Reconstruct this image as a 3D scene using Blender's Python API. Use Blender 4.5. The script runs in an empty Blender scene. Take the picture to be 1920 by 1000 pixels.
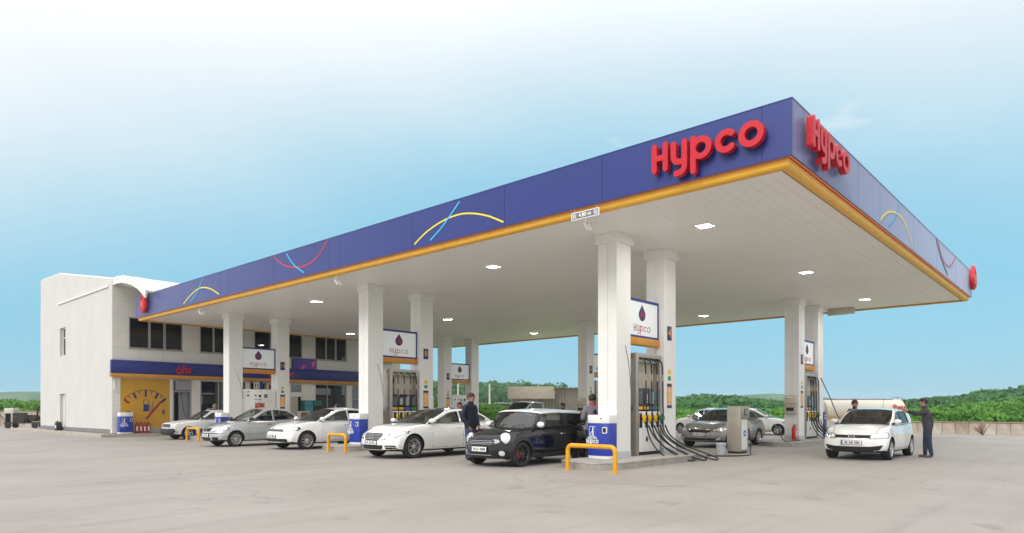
import bpy, bmesh, math, random
import numpy as np
from mathutils import Vector, Matrix
from mathutils.bvhtree import BVHTree

random.seed(7); np.random.seed(7)
SC = bpy.context.scene
COL = SC.collection
R = math.radians
PI = math.pi

# ------------------------------------------------------------------ camera
# world axes follow the station: X runs along the pump islands, Y along the long canopy edge
cam_d = bpy.data.cameras.new('camera'); cam = bpy.data.objects.new('camera', cam_d); COL.objects.link(cam)
cam.location = (0, 0, 1.4); cam.rotation_euler = (R(90), 0, R(-48.05))
cam_d.sensor_width = 36; cam_d.lens = 23.51; cam_d.shift_y = 0.1396; cam_d.clip_end = 6000; cam_d.clip_start = .1
SC.camera = cam
FWD = Vector((.7437, .6685, 0)); RGT = Vector((.6685, -.7437, 0))
def at(right, depth, z=0):           # ground position given as metres right of / ahead of the viewpoint
    p = RGT * right + FWD * depth
    return Vector((p.x, p.y, z))

# ------------------------------------------------------------------ sky and sun
SUN_DIR = (RGT * .52 + FWD * .58 + Vector((0, 0, -.62))).normalized()   # direction the light travels
SUN_EL = math.asin(-SUN_DIR.z); SUN_AZ = math.atan2(-SUN_DIR.x, -SUN_DIR.y)
world = bpy.data.worlds.new('World'); SC.world = world; world.use_nodes = True
def build_world():
    nt = world.node_tree; N = nt.nodes; L = nt.links; N.clear()
    out = N.new('ShaderNodeOutputWorld'); bg = N.new('ShaderNodeBackground'); L.new(bg.outputs[0], out.inputs[0])
    tc = N.new('ShaderNodeTexCoord'); sep = N.new('ShaderNodeSeparateXYZ'); L.new(tc.outputs['Generated'], sep.inputs[0])
    sky = N.new('ShaderNodeTexSky'); sky.sky_type = 'NISHITA'; sky.sun_disc = False
    sky.sun_elevation = SUN_EL; sky.sun_rotation = SUN_AZ; sky.air_density = 1.2; sky.dust_density = .6
    sk = N.new('ShaderNodeVectorMath'); sk.operation = 'SCALE'; sk.inputs['Scale'].default_value = .10
    L.new(sky.outputs[0], sk.inputs[0])
    # clear lower air
    blue = N.new('ShaderNodeMix'); blue.data_type = 'RGBA'; blue.inputs[0].default_value = .90
    blue.inputs[7].default_value = (.215, .508, .665, 1); L.new(sk.outputs[0], blue.inputs[6])
    # soft large noise that moves the edge of the high veil
    mp = N.new('ShaderNodeMapping'); mp.inputs['Scale'].default_value = (1.2, 1.2, 2.2); L.new(tc.outputs['Generated'], mp.inputs[0])
    n1 = N.new('ShaderNodeTexNoise'); n1.inputs['Scale'].default_value = 1.6; n1.inputs['Detail'].default_value = 5; L.new(mp.outputs[0], n1.inputs[0])
    ad = N.new('ShaderNodeMath'); ad.operation = 'MULTIPLY_ADD'; ad.inputs[1].default_value = .16; ad.inputs[2].default_value = -.08
    L.new(n1.outputs[0], ad.inputs[0])
    # high cloud deck: covers the sky overhead, behind and to the left, its edge lies ahead over the far fields
    dp = N.new('ShaderNodeVectorMath'); dp.operation = 'DOT_PRODUCT'; L.new(tc.outputs['Generated'], dp.inputs[0])
    dp.inputs[1].default_value = tuple(-.62 * FWD - .09 * RGT + Vector((0, 0, 1)))
    el = N.new('ShaderNodeMath'); el.operation = 'ADD'; L.new(dp.outputs['Value'], el.inputs[0]); L.new(ad.outputs[0], el.inputs[1])
    mr = N.new('ShaderNodeMapRange'); mr.interpolation_type = 'SMOOTHSTEP'
    mr.inputs['From Min'].default_value = -.37; mr.inputs['From Max'].default_value = .10; L.new(el.outputs[0], mr.inputs['Value'])
    # wispy clouds
    mp2 = N.new('ShaderNodeMapping'); mp2.inputs['Scale'].default_value = (2.2, 2.2, 7.0); mp2.inputs['Location'].default_value = (1.7, .2, 1.1)
    L.new(tc.outputs['Generated'], mp2.inputs[0])
    n2 = N.new('ShaderNodeTexNoise'); n2.inputs['Scale'].default_value = 2.9; n2.inputs['Detail'].default_value = 9; n2.inputs['Roughness'].default_value = .56
    n2.inputs['Distortion'].default_value = .15; L.new(mp2.outputs[0], n2.inputs[0])
    cr = N.new('ShaderNodeMapRange'); cr.interpolation_type = 'SMOOTHSTEP'; cr.inputs['From Min'].default_value = .515; cr.inputs['From Max'].default_value = .78
    cr.inputs['To Max'].default_value = .5; L.new(n2.outputs[0], cr.inputs['Value'])
    up = N.new('ShaderNodeMapRange'); up.inputs['From Min'].default_value = .22; up.inputs['From Max'].default_value = .36; L.new(sep.outputs['Z'], up.inputs['Value'])
    cm = N.new('ShaderNodeMath'); cm.operation = 'MULTIPLY'; L.new(cr.outputs[0], cm.inputs[0]); L.new(up.outputs[0], cm.inputs[1])
    mx = N.new('ShaderNodeMath'); mx.operation = 'MAXIMUM'; L.new(mr.outputs[0], mx.inputs[0]); L.new(cm.outputs[0], mx.inputs[1])
    fin = N.new('ShaderNodeMix'); fin.data_type = 'RGBA'; L.new(mx.outputs[0], fin.inputs[0]); L.new(blue.outputs[2], fin.inputs[6])
    # the overcast veil grows brighter towards the zenith
    zen = N.new('ShaderNodeMapRange'); zen.interpolation_type = 'SMOOTHSTEP'; zen.inputs['From Min'].default_value = .42; zen.inputs['From Max'].default_value = .95
    zen.inputs['To Min'].default_value = .83; zen.inputs['To Max'].default_value = 1.5; L.new(sep.outputs['Z'], zen.inputs['Value'])
    cmb = N.new('ShaderNodeCombineColor')
    for k in range(3): L.new(zen.outputs[0], cmb.inputs[k])
    L.new(cmb.outputs[0], fin.inputs[7])
    L.new(fin.outputs[2], bg.inputs[0]); bg.inputs[1].default_value = 1.0
build_world()
sun_d = bpy.data.lights.new('sun', 'SUN'); sun = bpy.data.objects.new('sun', sun_d); COL.objects.link(sun)
sun_d.energy = 1.5; sun_d.angle = R(25); sun_d.color = (1, .97, .92)
sun.rotation_euler = SUN_DIR.to_track_quat('-Z', 'Y').to_euler()
vs = SC.view_settings; vs.view_transform = 'Standard'; vs.look = 'None'; vs.exposure = 0.33; vs.gamma = 1; vs.use_curve_mapping = False
try: SC.cycles.use_denoising = True; SC.cycles.max_bounces = 8; SC.cycles.transparent_max_bounces = 16
except Exception: pass

# ------------------------------------------------------------------ materials
def M(name, col, rough=.5, metal=0, coat=0, var=0, vscale=3, bump=0, bscale=60, emit=0, ior=1.45, dirt=0, flake=0):
    m = bpy.data.materials.new(name); m.use_nodes = True; nt = m.node_tree; N = nt.nodes; L = nt.links
    b = N['Principled BSDF']; c = tuple(col) + (1,)
    b.inputs['Base Color'].default_value = c; b.inputs['Roughness'].default_value = rough; b.inputs['Metallic'].default_value = metal
    b.inputs['IOR'].default_value = ior
    if coat: b.inputs['Coat Weight'].default_value = coat; b.inputs['Coat Roughness'].default_value = .04
    if emit: b.inputs['Emission Color'].default_value = c; b.inputs['Emission Strength'].default_value = emit
    if var or bump or dirt:
        tc = N.new('ShaderNodeTexCoord')
    if var or dirt:
        n = N.new('ShaderNodeTexNoise'); n.inputs['Scale'].default_value = vscale; n.inputs['Detail'].default_value = 6; n.inputs['Roughness'].default_value = .6
        L.new(tc.outputs['Object'], n.inputs[0])
        mx = N.new('ShaderNodeMix'); mx.data_type = 'RGBA'
        r = N.new('ShaderNodeMapRange'); r.inputs['From Min'].default_value = .3; r.inputs['From Max'].default_value = .7; L.new(n.outputs[0], r.inputs['Value'])
        L.new(r.outputs[0], mx.inputs[0])
        v = max(var, dirt)
        mx.inputs[6].default_value = tuple(x * (1 - v) for x in col) + (1,)
        mx.inputs[7].default_value = tuple(min(1, x * (1 + (v if not dirt else 0))) for x in col) + (1,)
        L.new(mx.outputs[2], b.inputs['Base Color'])
        r2 = N.new('ShaderNodeMapRange'); r2.inputs['To Min'].default_value = min(1, rough * 1.25); r2.inputs['To Max'].default_value = rough * .85
        L.new(n.outputs[0], r2.inputs['Value']); L.new(r2.outputs[0], b.inputs['Roughness'])
    if bump:
        n2 = N.new('ShaderNodeTexNoise'); n2.inputs['Scale'].default_value = bscale; n2.inputs['Detail'].default_value = 4; L.new(tc.outputs['Object'], n2.inputs[0])
        bp = N.new('ShaderNodeBump'); bp.inputs['Strength'].default_value = bump; bp.inputs['Distance'].default_value = .02
        L.new(n2.outputs[0], bp.inputs['Height']); L.new(bp.outputs[0], b.inputs['Normal'])
    return m
def glass(name, tint=(.55, .62, .60), refl=.09, rough=.01):
    m = bpy.data.materials.new(name); m.use_nodes = True; nt = m.node_tree; N = nt.nodes; L = nt.links; N.clear()
    o = N.new('ShaderNodeOutputMaterial'); t = N.new('ShaderNodeBsdfTransparent'); t.inputs[0].default_value = tint + (1,)
    g = N.new('ShaderNodeBsdfGlossy'); g.inputs['Roughness'].default_value = rough
    f = N.new('ShaderNodeFresnel'); f.inputs[0].default_value = 1.45
    a = N.new('ShaderNodeMath'); a.operation = 'MULTIPLY_ADD'; a.inputs[1].default_value = .9; a.inputs[2].default_value = refl - .035; a.use_clamp = True
    L.new(f.outputs[0], a.inputs[0]); x = N.new('ShaderNodeMixShader'); L.new(a.outputs[0], x.inputs[0]); L.new(t.outputs[0], x.inputs[1]); L.new(g.outputs[0], x.inputs[2])
    L.new(x.outputs[0], o.inputs[0]); return m

m_white = M('white_cladding', (.83, .805, .755), .42, var=.03, vscale=1.2, bump=.02, bscale=5)
m_colm = M('column_white', (.84, .83, .81), .38, dirt=.06, vscale=1.5)
m_soffit = M('soffit_white', (.90, .87, .83), .40, dirt=.03, vscale=.8)
m_blue = M('fascia_blue', (.003, .020, .19), .40, ior=1.5, coat=.3, var=.05, vscale=.5)
m_blue.node_tree.nodes['Principled BSDF'].inputs['Sheen Weight'].default_value = 1.0; m_blue.node_tree.nodes['Principled BSDF'].inputs['Sheen Roughness'].default_value = .30; m_blue.node_tree.nodes['Principled BSDF'].inputs['Sheen Tint'].default_value = (.74, .82, 1, 1); m_blue.node_tree.nodes['Principled BSDF'].inputs['Coat Roughness'].default_value = .3
m_blue2 = M('sign_blue', (.020, .028, .20), .30, var=.05)
m_blue3 = M('bin_blue', (.022, .050, .36), .30, var=.04)
m_navy = M('plate_navy', (.02, .03, .12), .4)
m_yel = M('trim_yellow', (.80, .42, .035), .32, var=.05)
m_oran = M('trim_orange', (.58, .25, .02), .4, var=.06)
m_led = M('led_orange', (1, .17, .01), .4, emit=.5)
m_brown = M('trim_recess', (.25, .08, .012), .5)
m_red = M('letter_red', (.56, .006, .020), .42)
m_dred = M('print_red', (.40, .02, .03), .45)
m_bary = M('barrier_yellow', (.78, .38, .012), .33, dirt=.18, vscale=6)
m_steel = M('brushed_steel', (.45, .42, .38), .38, metal=.85, var=.12, vscale=4)
m_steel2 = M('dull_steel', (.40, .385, .36), .5, metal=.6, var=.12, vscale=5)
m_isl = M('island_steel', (.50, .48, .44), .42, metal=.55, dirt=.3, vscale=3)
m_isltop = M('island_concrete', (.36, .34, .31), .8, var=.15, vscale=4, bump=.2)
m_black = M('black_plastic', (.018, .018, .02), .45, var=.2, vscale=8)
m_rub = M('rubber', (.022, .021, .02), .75, var=.2, vscale=10)
m_hose = M('hose_rubber', (.016, .016, .017), .42)
m_beige = M('beige_panel', (.56, .51, .40), .5, dirt=.12)
m_cream = M('cream_panel', (.62, .59, .50), .5, dirt=.12)
m_pwhite = M('print_white', (.82, .82, .80), .4)
m_sgn = M('sign_face', (.80, .84, .85), .22, emit=.06)
m_pyel = M('print_yellow', (.80, .48, .02), .4)
m_pcy = M('stroke_cyan', (.06, .42, .74), .35)
m_pgr = M('print_green', (.02, .32, .08), .4)
m_pbl = M('print_blue', (.03, .18, .62), .4)
m_por = M('print_orange', (.74, .36, .06), .45, var=.06, vscale=12)
m_frame = M('window_frame', (.42, .40, .37), .45, metal=.3)
m_dkglass = glass('window_glass', (.08, .10, .12), .07)
m_shglass = glass('shop_glass', (.45, .47, .46), .10)
m_cglass = glass('car_glass', (.60, .69, .65), .13)
m_cglassd = glass('car_glass_dark', (.09, .105, .10), .09)
m_lens = M('lamp_lens', (.75, .77, .78), .12, coat=1, metal=.35, var=.25, vscale=18)
m_chrome = M('chrome', (.78, .78, .78), .12, metal=1)
m_alloy = M('alloy', (.62, .62, .63), .28, metal=.8, var=.1, vscale=12)
m_dalloy = M('black_alloy', (.02, .02, .022), .2, coat=.6)
m_int = M('car_interior', (.05, .05, .052), .8)
m_seatb = M('beige_leather', (.50, .46, .34), .6)
m_seatd = M('dark_seat', (.05, .05, .055), .8)
m_pw = M('paint_white', (.90, .90, .88), .28, coat=1, dirt=.04, vscale=2)
m_pw2 = M('paint_old_white', (.82, .82, .80), .38, coat=.5, dirt=.08, vscale=2)
m_psil = M('paint_silver', (.56, .57, .59), .30, metal=.45, coat=1, dirt=.08, vscale=2)
m_pgry = M('paint_grey', (.27, .262, .25), .30, metal=.5, coat=1, dirt=.1, vscale=2)
m_pblk = M('paint_black', (.005, .005, .006), .12, coat=.5)
m_pcrm = M('paint_cream', (.50, .475, .42), .42, coat=.4, dirt=.12, vscale=2)
m_tailred = M('tail_lens', (.5, .02, .02), .2, coat=1)
m_skin = M('skin', (.42, .22, .15), .55, var=.06, vscale=20)
m_hair = M('hair_black', (.012, .010, .009), .55)
m_jdark = M('jacket_dark', (.014, .017, .032), .85, var=.25, vscale=12, bump=.3, bscale=30)
m_jgrey = M('uniform_grey', (.185, .175, .21), .85, var=.12, vscale=12, bump=.3, bscale=30)
m_jbrown = M('jacket_charcoal', (.05, .045, .05), .8, var=.25, vscale=12, bump=.3, bscale=30)
m_jean = M('jeans', (.035, .065, .14), .9, var=.25, vscale=14)
m_jeand = M('jeans_dark', (.028, .04, .075), .9, var=.25, vscale=14)
m_trou = M('trousers_navy', (.02, .022, .05), .9)
m_shoe = M('shoe_brown', (.12, .075, .055), .6)
m_shoeb = M('shoe_black', (.015, .015, .015), .5)
m_exting = M('extinguisher_red', (.55, .015, .02), .25, coat=.5)
m_lamp = M('lamp_face', (1, .97, .93), .3, emit=2.2)

def concrete():
    m = bpy.data.materials.new('forecourt_concrete'); m.use_nodes = True; nt = m.node_tree; N = nt.nodes; L = nt.links; b = N['Principled BSDF']
    tc = N.new('ShaderNodeTexCoord'); geo = tc.outputs['Object']
    def noise(s, d=6, rgh=.6, scale=(1, 1, 1), rot=0):
        mp = N.new('ShaderNodeMapping'); mp.inputs['Scale'].default_value = scale; mp.inputs['Rotation'].default_value = (0, 0, rot); L.new(geo, mp.inputs[0])
        n = N.new('ShaderNodeTexNoise'); n.inputs['Scale'].default_value = s; n.inputs['Detail'].default_value = d; n.inputs['Roughness'].default_value = rgh
        L.new(mp.outputs[0], n.inputs[0]); return n.outputs[0]
    def rng(v, a, c, lo=0, hi=1):
        r = N.new('ShaderNodeMapRange'); r.inputs['From Min'].default_value = a; r.inputs['From Max'].default_value = c
        r.inputs['To Min'].default_value = lo; r.inputs['To Max'].default_value = hi; L.new(v, r.inputs['Value']); return r.outputs[0]
    def mix(f, a, c, mode='MIX'):
        x = N.new('ShaderNodeMix'); x.data_type = 'RGBA'; x.blend_type = mode
        for s, v in ((0, f), (6, a), (7, c)):
            if isinstance(v, (float, int)): x.inputs[s].default_value = v
            elif isinstance(v, tuple): x.inputs[s].default_value = v
            else: L.new(v, x.inputs[s])
        return x.outputs[2]
    base = mix(rng(noise(.35, 8), .3, .7), (.275, .252, .230, 1), (.350, .326, .302, 1))
    base = mix(rng(noise(7, 8, .7), .35, .7, 0, .35), base, (.27, .24, .22, 1))
    # long drag marks and tyre tracks along the driving lane
    tr = rng(noise(.9, 5, .55, (.10, 1.6, 1), R(-90)), .54, .72, 0, .34)
    base = mix(tr, base, (.215, .19, .172, 1))
    tr2 = rng(noise(1.2, 5, .55, (.12, 1.4, 1)), .58, .75, 0, .35)
    base = mix(tr2, base, (.17, .153, .14, 1))
    # oil spots
    base = mix(rng(noise(1.3, 3, .5), .63, .76, 0, .5), base, (.15, .135, .12, 1))
    base = mix(rng(noise(4.5, 3, .5), .72, .78, 0, .5), base, (.12, .108, .096, 1))
    # cracks
    vo = N.new('ShaderNodeTexVoronoi'); vo.feature = 'DISTANCE_TO_EDGE'; vo.inputs['Scale'].default_value = .32
    w = N.new('ShaderNodeMapping'); L.new(geo, w.inputs[0])
    nz = N.new('ShaderNodeTexNoise'); nz.inputs['Scale'].default_value = 1.1; nz.inputs['Detail'].default_value = 5; L.new(geo, nz.inputs[0])
    sc = N.new('ShaderNodeVectorMath'); sc.operation = 'MULTIPLY_ADD'; sc.inputs[1].default_value = (1.2, 1.2, 0); L.new(nz.outputs['Color'], sc.inputs[0]); L.new(geo, sc.inputs[2])
    L.new(sc.outputs[0], vo.inputs['Vector'])
    crk = rng(vo.outputs['Distance'], 0, .009, 1, 0)
    msk = rng(noise(.22, 3), .46, .60)
    cm = N.new('ShaderNodeMath'); cm.operation = 'MULTIPLY'; L.new(crk, cm.inputs[0]); L.new(msk, cm.inputs[1])
    cm2 = N.new('ShaderNodeMath'); cm2.operation = 'MULTIPLY'; L.new(cm.outputs[0], cm2.inputs[0]); cm2.inputs[1].default_value = .6
    base = mix(cm2.outputs[0], base, (.17, .155, .14, 1))
    L.new(base, b.inputs['Base Color']); b.inputs['Roughness'].default_value = .78
    bp = N.new('ShaderNodeBump'); bp.inputs['Strength'].default_value = .25; bp.inputs['Distance'].default_value = .01
    L.new(noise(30, 6, .7), bp.inputs['Height']); L.new(bp.outputs[0], b.inputs['Normal'])
    return m
m_conc = concrete()

def foliage_mat(name, c0, c1, sc=.5):
    m = bpy.data.materials.new(name); m.use_nodes = True; nt = m.node_tree; N = nt.nodes; L = nt.links; b = N['Principled BSDF']
    g = N.new('ShaderNodeNewGeometry'); n = N.new('ShaderNodeTexNoise'); n.inputs['Scale'].default_value = sc; n.inputs['Detail'].default_value = 4
    L.new(g.outputs['Position'], n.inputs[0])
    ad = N.new('ShaderNodeMath'); ad.operation = 'MULTIPLY_ADD'; ad.inputs[1].default_value = .45; L.new(g.outputs['Random Per Island'], ad.inputs[0])
    r = N.new('ShaderNodeMapRange'); r.inputs['From Min'].default_value = .3; r.inputs['From Max'].default_value = .75; r.inputs['To Max'].default_value = .6; L.new(n.outputs[0], r.inputs['Value'])
    L.new(r.outputs[0], ad.inputs[2])
    x = N.new('ShaderNodeMix'); x.data_type = 'RGBA'; x.inputs[6].default_value = c0 + (1,); x.inputs[7].default_value = c1 + (1,); L.new(ad.outputs[0], x.inputs[0])
    L.new(x.outputs[2], b.inputs['Base Color']); b.inputs['Roughness'].default_value = .6; b.inputs['IOR'].default_value = 1.35
    tr = N.new('ShaderNodeBsdfTranslucent'); L.new(x.outputs[2], tr.inputs[0]); ms = N.new('ShaderNodeMixShader'); ms.inputs[0].default_value = .3
    o = N['Material Output']; L.new(b.outputs[0], ms.inputs[1]); L.new(tr.outputs[0], ms.inputs[2]); L.new(ms.outputs[0], o.inputs[0])
    return m
m_leaf = foliage_mat('foliage', (.045, .15, .018), (.16, .38, .04))
m_leafd = foliage_mat('foliage_dark', (.035, .12, .035), (.09, .25, .06), .2)
m_leafl = foliage_mat('foliage_light', (.06, .17, .02), (.17, .36, .05), .6)
m_grass = M('meadow_grass', (.13, .25, .055), .9, var=.3, vscale=.08, bump=.5, bscale=2)
m_hill = M('hill_woodland', (.07, .15, .075), .9, var=.35, vscale=.05, bump=1, bscale=.5)

# ------------------------------------------------------------------ mesh helpers
class MB:
    def __init__(s): s.v = []; s.f = []; s.m = []
    def add(s, vs, fs, mi=0):
        o = len(s.v); s.v += [tuple(v) for v in vs]; s.f += [tuple(i + o for i in f) for f in fs]; s.m += [mi] * len(fs); return s
    def box(s, x0, y0, z0, x1, y1, z1, mi=0):
        v = [(x0, y0, z0), (x1, y0, z0), (x1, y1, z0), (x0, y1, z0), (x0, y0, z1), (x1, y0, z1), (x1, y1, z1), (x0, y1, z1)]
        return s.add(v, [(0, 3, 2, 1), (4, 5, 6, 7), (0, 1, 5, 4), (1, 2, 6, 5), (2, 3, 7, 6), (3, 0, 4, 7)], mi)
    def prism(s, poly, a, b, ax='z', mi=0):      # polygon in the plane normal to ax, extruded from a to b
        n = len(poly)
        def mp(p, h): return {'z': (p[0], p[1], h), 'y': (p[0], h, p[1]), 'x': (h, p[0], p[1])}[ax]
        v = [mp(p, a) for p in poly] + [mp(p, b) for p in poly]
        f = [tuple(range(n))[::-1], tuple(range(n, 2 * n))] + [(i, (i + 1) % n, n + (i + 1) % n, n + i) for i in range(n)]
        return s.add(v, f, mi)
    def cyl(s, p0, p1, r0, r1=None, n=12, mi=0, caps=True):
        r1 = r0 if r1 is None else r1
        p0 = Vector(p0); p1 = Vector(p1); d = (p1 - p0).normalized(); a = d.orthogonal().normalized(); b = d.cross(a)
        v = []
        for p, r in ((p0, r0), (p1, r1)):
            for i in range(n): t = 2 * PI * i / n; v.append(p + (a * math.cos(t) + b * math.sin(t)) * r)
        f = [(i, (i + 1) % n, n + (i + 1) % n, n + i) for i in range(n)]
        if caps: f += [tuple(range(n))[::-1], tuple(range(n, 2 * n))]
        return s.add(v, f, mi)
    def tube(s, pts, r, n=8, mi=0, caps=True):
        pts = [Vector(p) for p in pts]; rs = r if isinstance(r, (list, tuple)) else [r] * len(pts)
        d = (pts[1] - pts[0]).normalized(); a = d.orthogonal().normalized(); v = []
        for i, p in enumerate(pts):
            if i == 0: t = pts[1] - pts[0]
            elif i == len(pts) - 1: t = pts[-1] - pts[-2]
            else: t = pts[i + 1] - pts[i - 1]
            t.normalize(); a = (a - t * a.dot(t)); a = a.normalized() if a.length > 1e-6 else t.orthogonal().normalized(); b = t.cross(a)
            for k in range(n): w = 2 * PI * k / n; v.append(p + (a * math.cos(w) + b * math.sin(w)) * rs[i])
        f = []
        for i in range(len(pts) - 1):
            for k in range(n): f.append((i * n + k, i * n + (k + 1) % n, (i + 1) * n + (k + 1) % n, (i + 1) * n + k))
        if caps: f += [tuple(range(n))[::-1], tuple(range((len(pts) - 1) * n, len(pts) * n))]
        return s.add(v, f, mi)
    def lathe(s, prof, n=24, axis='z', o=(0, 0, 0), mi=0, closed=False):
        v = []; m = len(prof)
        for k in range(n):
            t = 2 * PI * k / n; c, sn = math.cos(t), math.sin(t)
            for r, h in prof:
                p = {'z': (r * c, r * sn, h), 'y': (r * c, h, r * sn), 'x': (h, r * c, r * sn)}[axis]
                v.append((p[0] + o[0], p[1] + o[1], p[2] + o[2]))
        f = []
        for k in range(n):
            for j in range(m if closed else m - 1):
                f.append((k * m + j, ((k + 1) % n) * m + j, ((k + 1) % n) * m + (j + 1) % m, k * m + (j + 1) % m))
        return s.add(v, f, mi)
    def ball(s, c, r, n=12, mi=0):
        rx, ry, rz = r if isinstance(r, (tuple, list)) else (r, r, r); m = max(6, n // 2 + 2); v = []; f = []
        for j in range(m + 1):
            p = PI * j / m
            for k in range(n):
                t = 2 * PI * k / n; v.append((c[0] + rx * math.sin(p) * math.cos(t), c[1] + ry * math.sin(p) * math.sin(t), c[2] + rz * math.cos(p)))
        for j in range(m):
            for k in range(n): f.append((j * n + k, (j + 1) * n + k, (j + 1) * n + (k + 1) % n, j * n + (k + 1) % n))
        return s.add(v, f, mi)
    def stroke(s, pts, w, a, b, ax='y', closed=False, flip=1, mi=0, cap=6):   # flat round-ended stroke, drawn in the plane normal to ax
        pts = [Vector((p[0], p[1])) for p in pts]; n = len(pts); Lf = []; Rt = []
        for i in range(n):
            if closed: t = pts[(i + 1) % n] - pts[i - 1]
            elif i == 0: t = pts[1] - pts[0]
            elif i == n - 1: t = pts[-1] - pts[-2]
            else: t = (pts[i + 1] - pts[i]).normalized() + (pts[i] - pts[i - 1]).normalized()
            t.normalize(); q = Vector((-t.y, t.x)); Lf.append(pts[i] + q * w / 2); Rt.append(pts[i] - q * w / 2)
        def mp(p, h): return {'z': (p[0], p[1], h), 'y': (p[0], h, p[1]), 'x': (h, p[0], p[1])}[ax]
        if closed:
            v = [mp(p, h) for h in (a, b) for ring in (Lf, Rt) for p in ring]; f = []
            for i in range(n):
                j = (i + 1) % n
                f += [(2 * n + i, 2 * n + j, 3 * n + j, 3 * n + i), (i, n + i, n + j, j), (i, j, 2 * n + j, 2 * n + i), (n + i, 3 * n + i, 3 * n + j, n + j)]
            return s.add(v, f, mi)
        def capv(c, p, sgn):
            o = []; d = p - c
            for k in range(1, cap):
                t = sgn * PI * k / cap; o.append(c + Vector((d.x * math.cos(t) - d.y * math.sin(t), d.x * math.sin(t) + d.y * math.cos(t))))
            return o
        v2 = Lf + Rt; f2 = [(i, i + 1, n + i + 1, n + i) for i in range(n - 1)]; outl = list(range(n))
        if cap:
            c0 = len(v2); v2 = v2 + capv(pts[-1], Lf[-1], -1); c1 = len(v2); v2 = v2 + capv(pts[0], Rt[0], -1); c2 = len(v2)
            f2 += [(n - 1,) + tuple(range(c0, c1)) + (2 * n - 1,), (n,) + tuple(range(c1, c2)) + (0,)]
            outl = list(range(n)) + list(range(c0, c1)) + list(range(2 * n - 1, n - 1, -1)) + list(range(c1, c2))
        else: outl = list(range(n)) + list(range(2 * n - 1, n - 1, -1))
        N = len(v2); v = [mp(p, a) for p in v2] + [mp(p, b) for p in v2]
        f = [tuple(N + i for i in q) for q in f2] + [q[::-1] for q in f2]
        f += [(outl[i], outl[(i + 1) % len(outl)], N + outl[(i + 1) % len(outl)], N + outl[i]) for i in range(len(outl))]
        return s.add(v, f, mi)
    def mesh(s, name, bevel=0, seg=2, smooth=False, angle=35, recalc=True):
        me = bpy.data.meshes.new(name); me.from_pydata(s.v, [], s.f)
        for p, i in zip(me.polygons, s.m): p.material_index = i
        bm = bmesh.new(); bm.from_mesh(me)
        if recalc: bmesh.ops.recalc_face_normals(bm, faces=bm.faces)
        if bevel:
            es = [e for e in bm.edges if len(e.link_faces) == 2 and e.calc_face_angle(0) > R(30)]
            bmesh.ops.bevel(bm, geom=es, offset=bevel, segments=seg, affect='EDGES', profile=.5)
        bm.to_mesh(me); bm.free()
        if smooth or bevel:
            me.shade_smooth(); me.set_sharp_from_angle(angle=R(angle))
        return me

def thing(name, label, cat, loc=(0, 0, 0), rz=0, group=None):
    o = bpy.data.objects.new(name, None); COL.objects.link(o); o.location = loc; o.rotation_euler = (0, 0, rz)
    o.empty_display_size = .2; o['label'] = label; o['category'] = cat
    if group: o['group'] = group
    return o
def P(name, mb, mat, parent=None, loc=(0, 0, 0), rot=(0, 0, 0), bevel=0, smooth=False, seg=2, angle=35, recalc=True):
    me = mb.mesh(name, bevel, seg, smooth, angle, recalc) if isinstance(mb, MB) else mb
    mats = mat if isinstance(mat, (list, tuple)) else [mat]
    if len(me.materials) == 0:
        for q in mats: me.materials.append(q)
    o = bpy.data.objects.new(name, me); COL.objects.link(o); o.location = loc; o.rotation_euler = rot
    if parent: o.parent = parent
    return o
def tag(o, label, cat, group=None):
    o['label'] = label; o['category'] = cat
    if group: o['group'] = group
    return o
def kind(o, k, label=None):
    o['kind'] = k
    if label: o['label'] = label
    return o
FACE_MX = (R(90), 0, R(-90)); FACE_MY = (R(90), 0, 0); FACE_PY = (R(90), 0, R(180))
_tx = {}
def text(body, size, mat, parent, loc, rot=FACE_MY, ext=.004, name='lettering', bold=0, sx=1, align='CENTER'):
    key = (body, size, ext, bold, sx, align, mat.name)
    if key not in _tx:
        c = bpy.data.curves.new('t', 'FONT'); c.body = body; c.size = size; c.extrude = ext; c.offset = bold; c.align_x = align; c.align_y = 'CENTER'
        c.resolution_u = 3
        o = bpy.data.objects.new('t', c); COL.objects.link(o); dg = bpy.context.evaluated_depsgraph_get()
        me = bpy.data.meshes.new_from_object(o.evaluated_get(dg)); me.name = name
        if sx != 1:
            for v in me.vertices: v.co.x *= sx
        bpy.data.objects.remove(o); bpy.data.curves.remove(c); me.materials.clear(); me.materials.append(mat); _tx[key] = me
    return P(name, _tx[key], mat, parent, loc, rot)
def arc(cx, cz, r, a0, a1, n=16): return [(cx + r * math.cos(R(a0 + (a1 - a0) * i / n)), cz + r * math.sin(R(a0 + (a1 - a0) * i / n))) for i in range(n + 1)]
def catmull(pts, k=6):
    pts = [Vector(p) for p in pts]; o = []
    for i in range(len(pts) - 1):
        p0 = pts[max(0, i - 1)]; p1 = pts[i]; p2 = pts[i + 1]; p3 = pts[min(len(pts) - 1, i + 2)]
        for j in range(k):
            t = j / k; o.append(.5 * ((2 * p1) + (p2 - p0) * t + (2 * p0 - 5 * p1 + 4 * p2 - p3) * t * t + (3 * p1 - p0 - 3 * p2 + p3) * t ** 3))
    o.append(pts[-1]); return o
def rrect(x0, y0, x1, y1, r, n=4):
    o = []
    for cx, cy, a in ((x1 - r, y1 - r, 0), (x0 + r, y1 - r, 90), (x0 + r, y0 + r, 180), (x1 - r, y0 + r, 270)):
        o += [(cx + r * math.cos(R(a + 90 * i / n)), cy + r * math.sin(R(a + 90 * i / n))) for i in range(n + 1)]
    return o
def drop_poly(r, tip=1.75, n=18):
    o = [(0, tip * r)]; a0 = 28
    for i in range(n + 1):
        a = R(a0 - (180 + 2 * a0) * i / n); o.append((r * math.cos(a), r * math.sin(a)))
    return o

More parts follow.
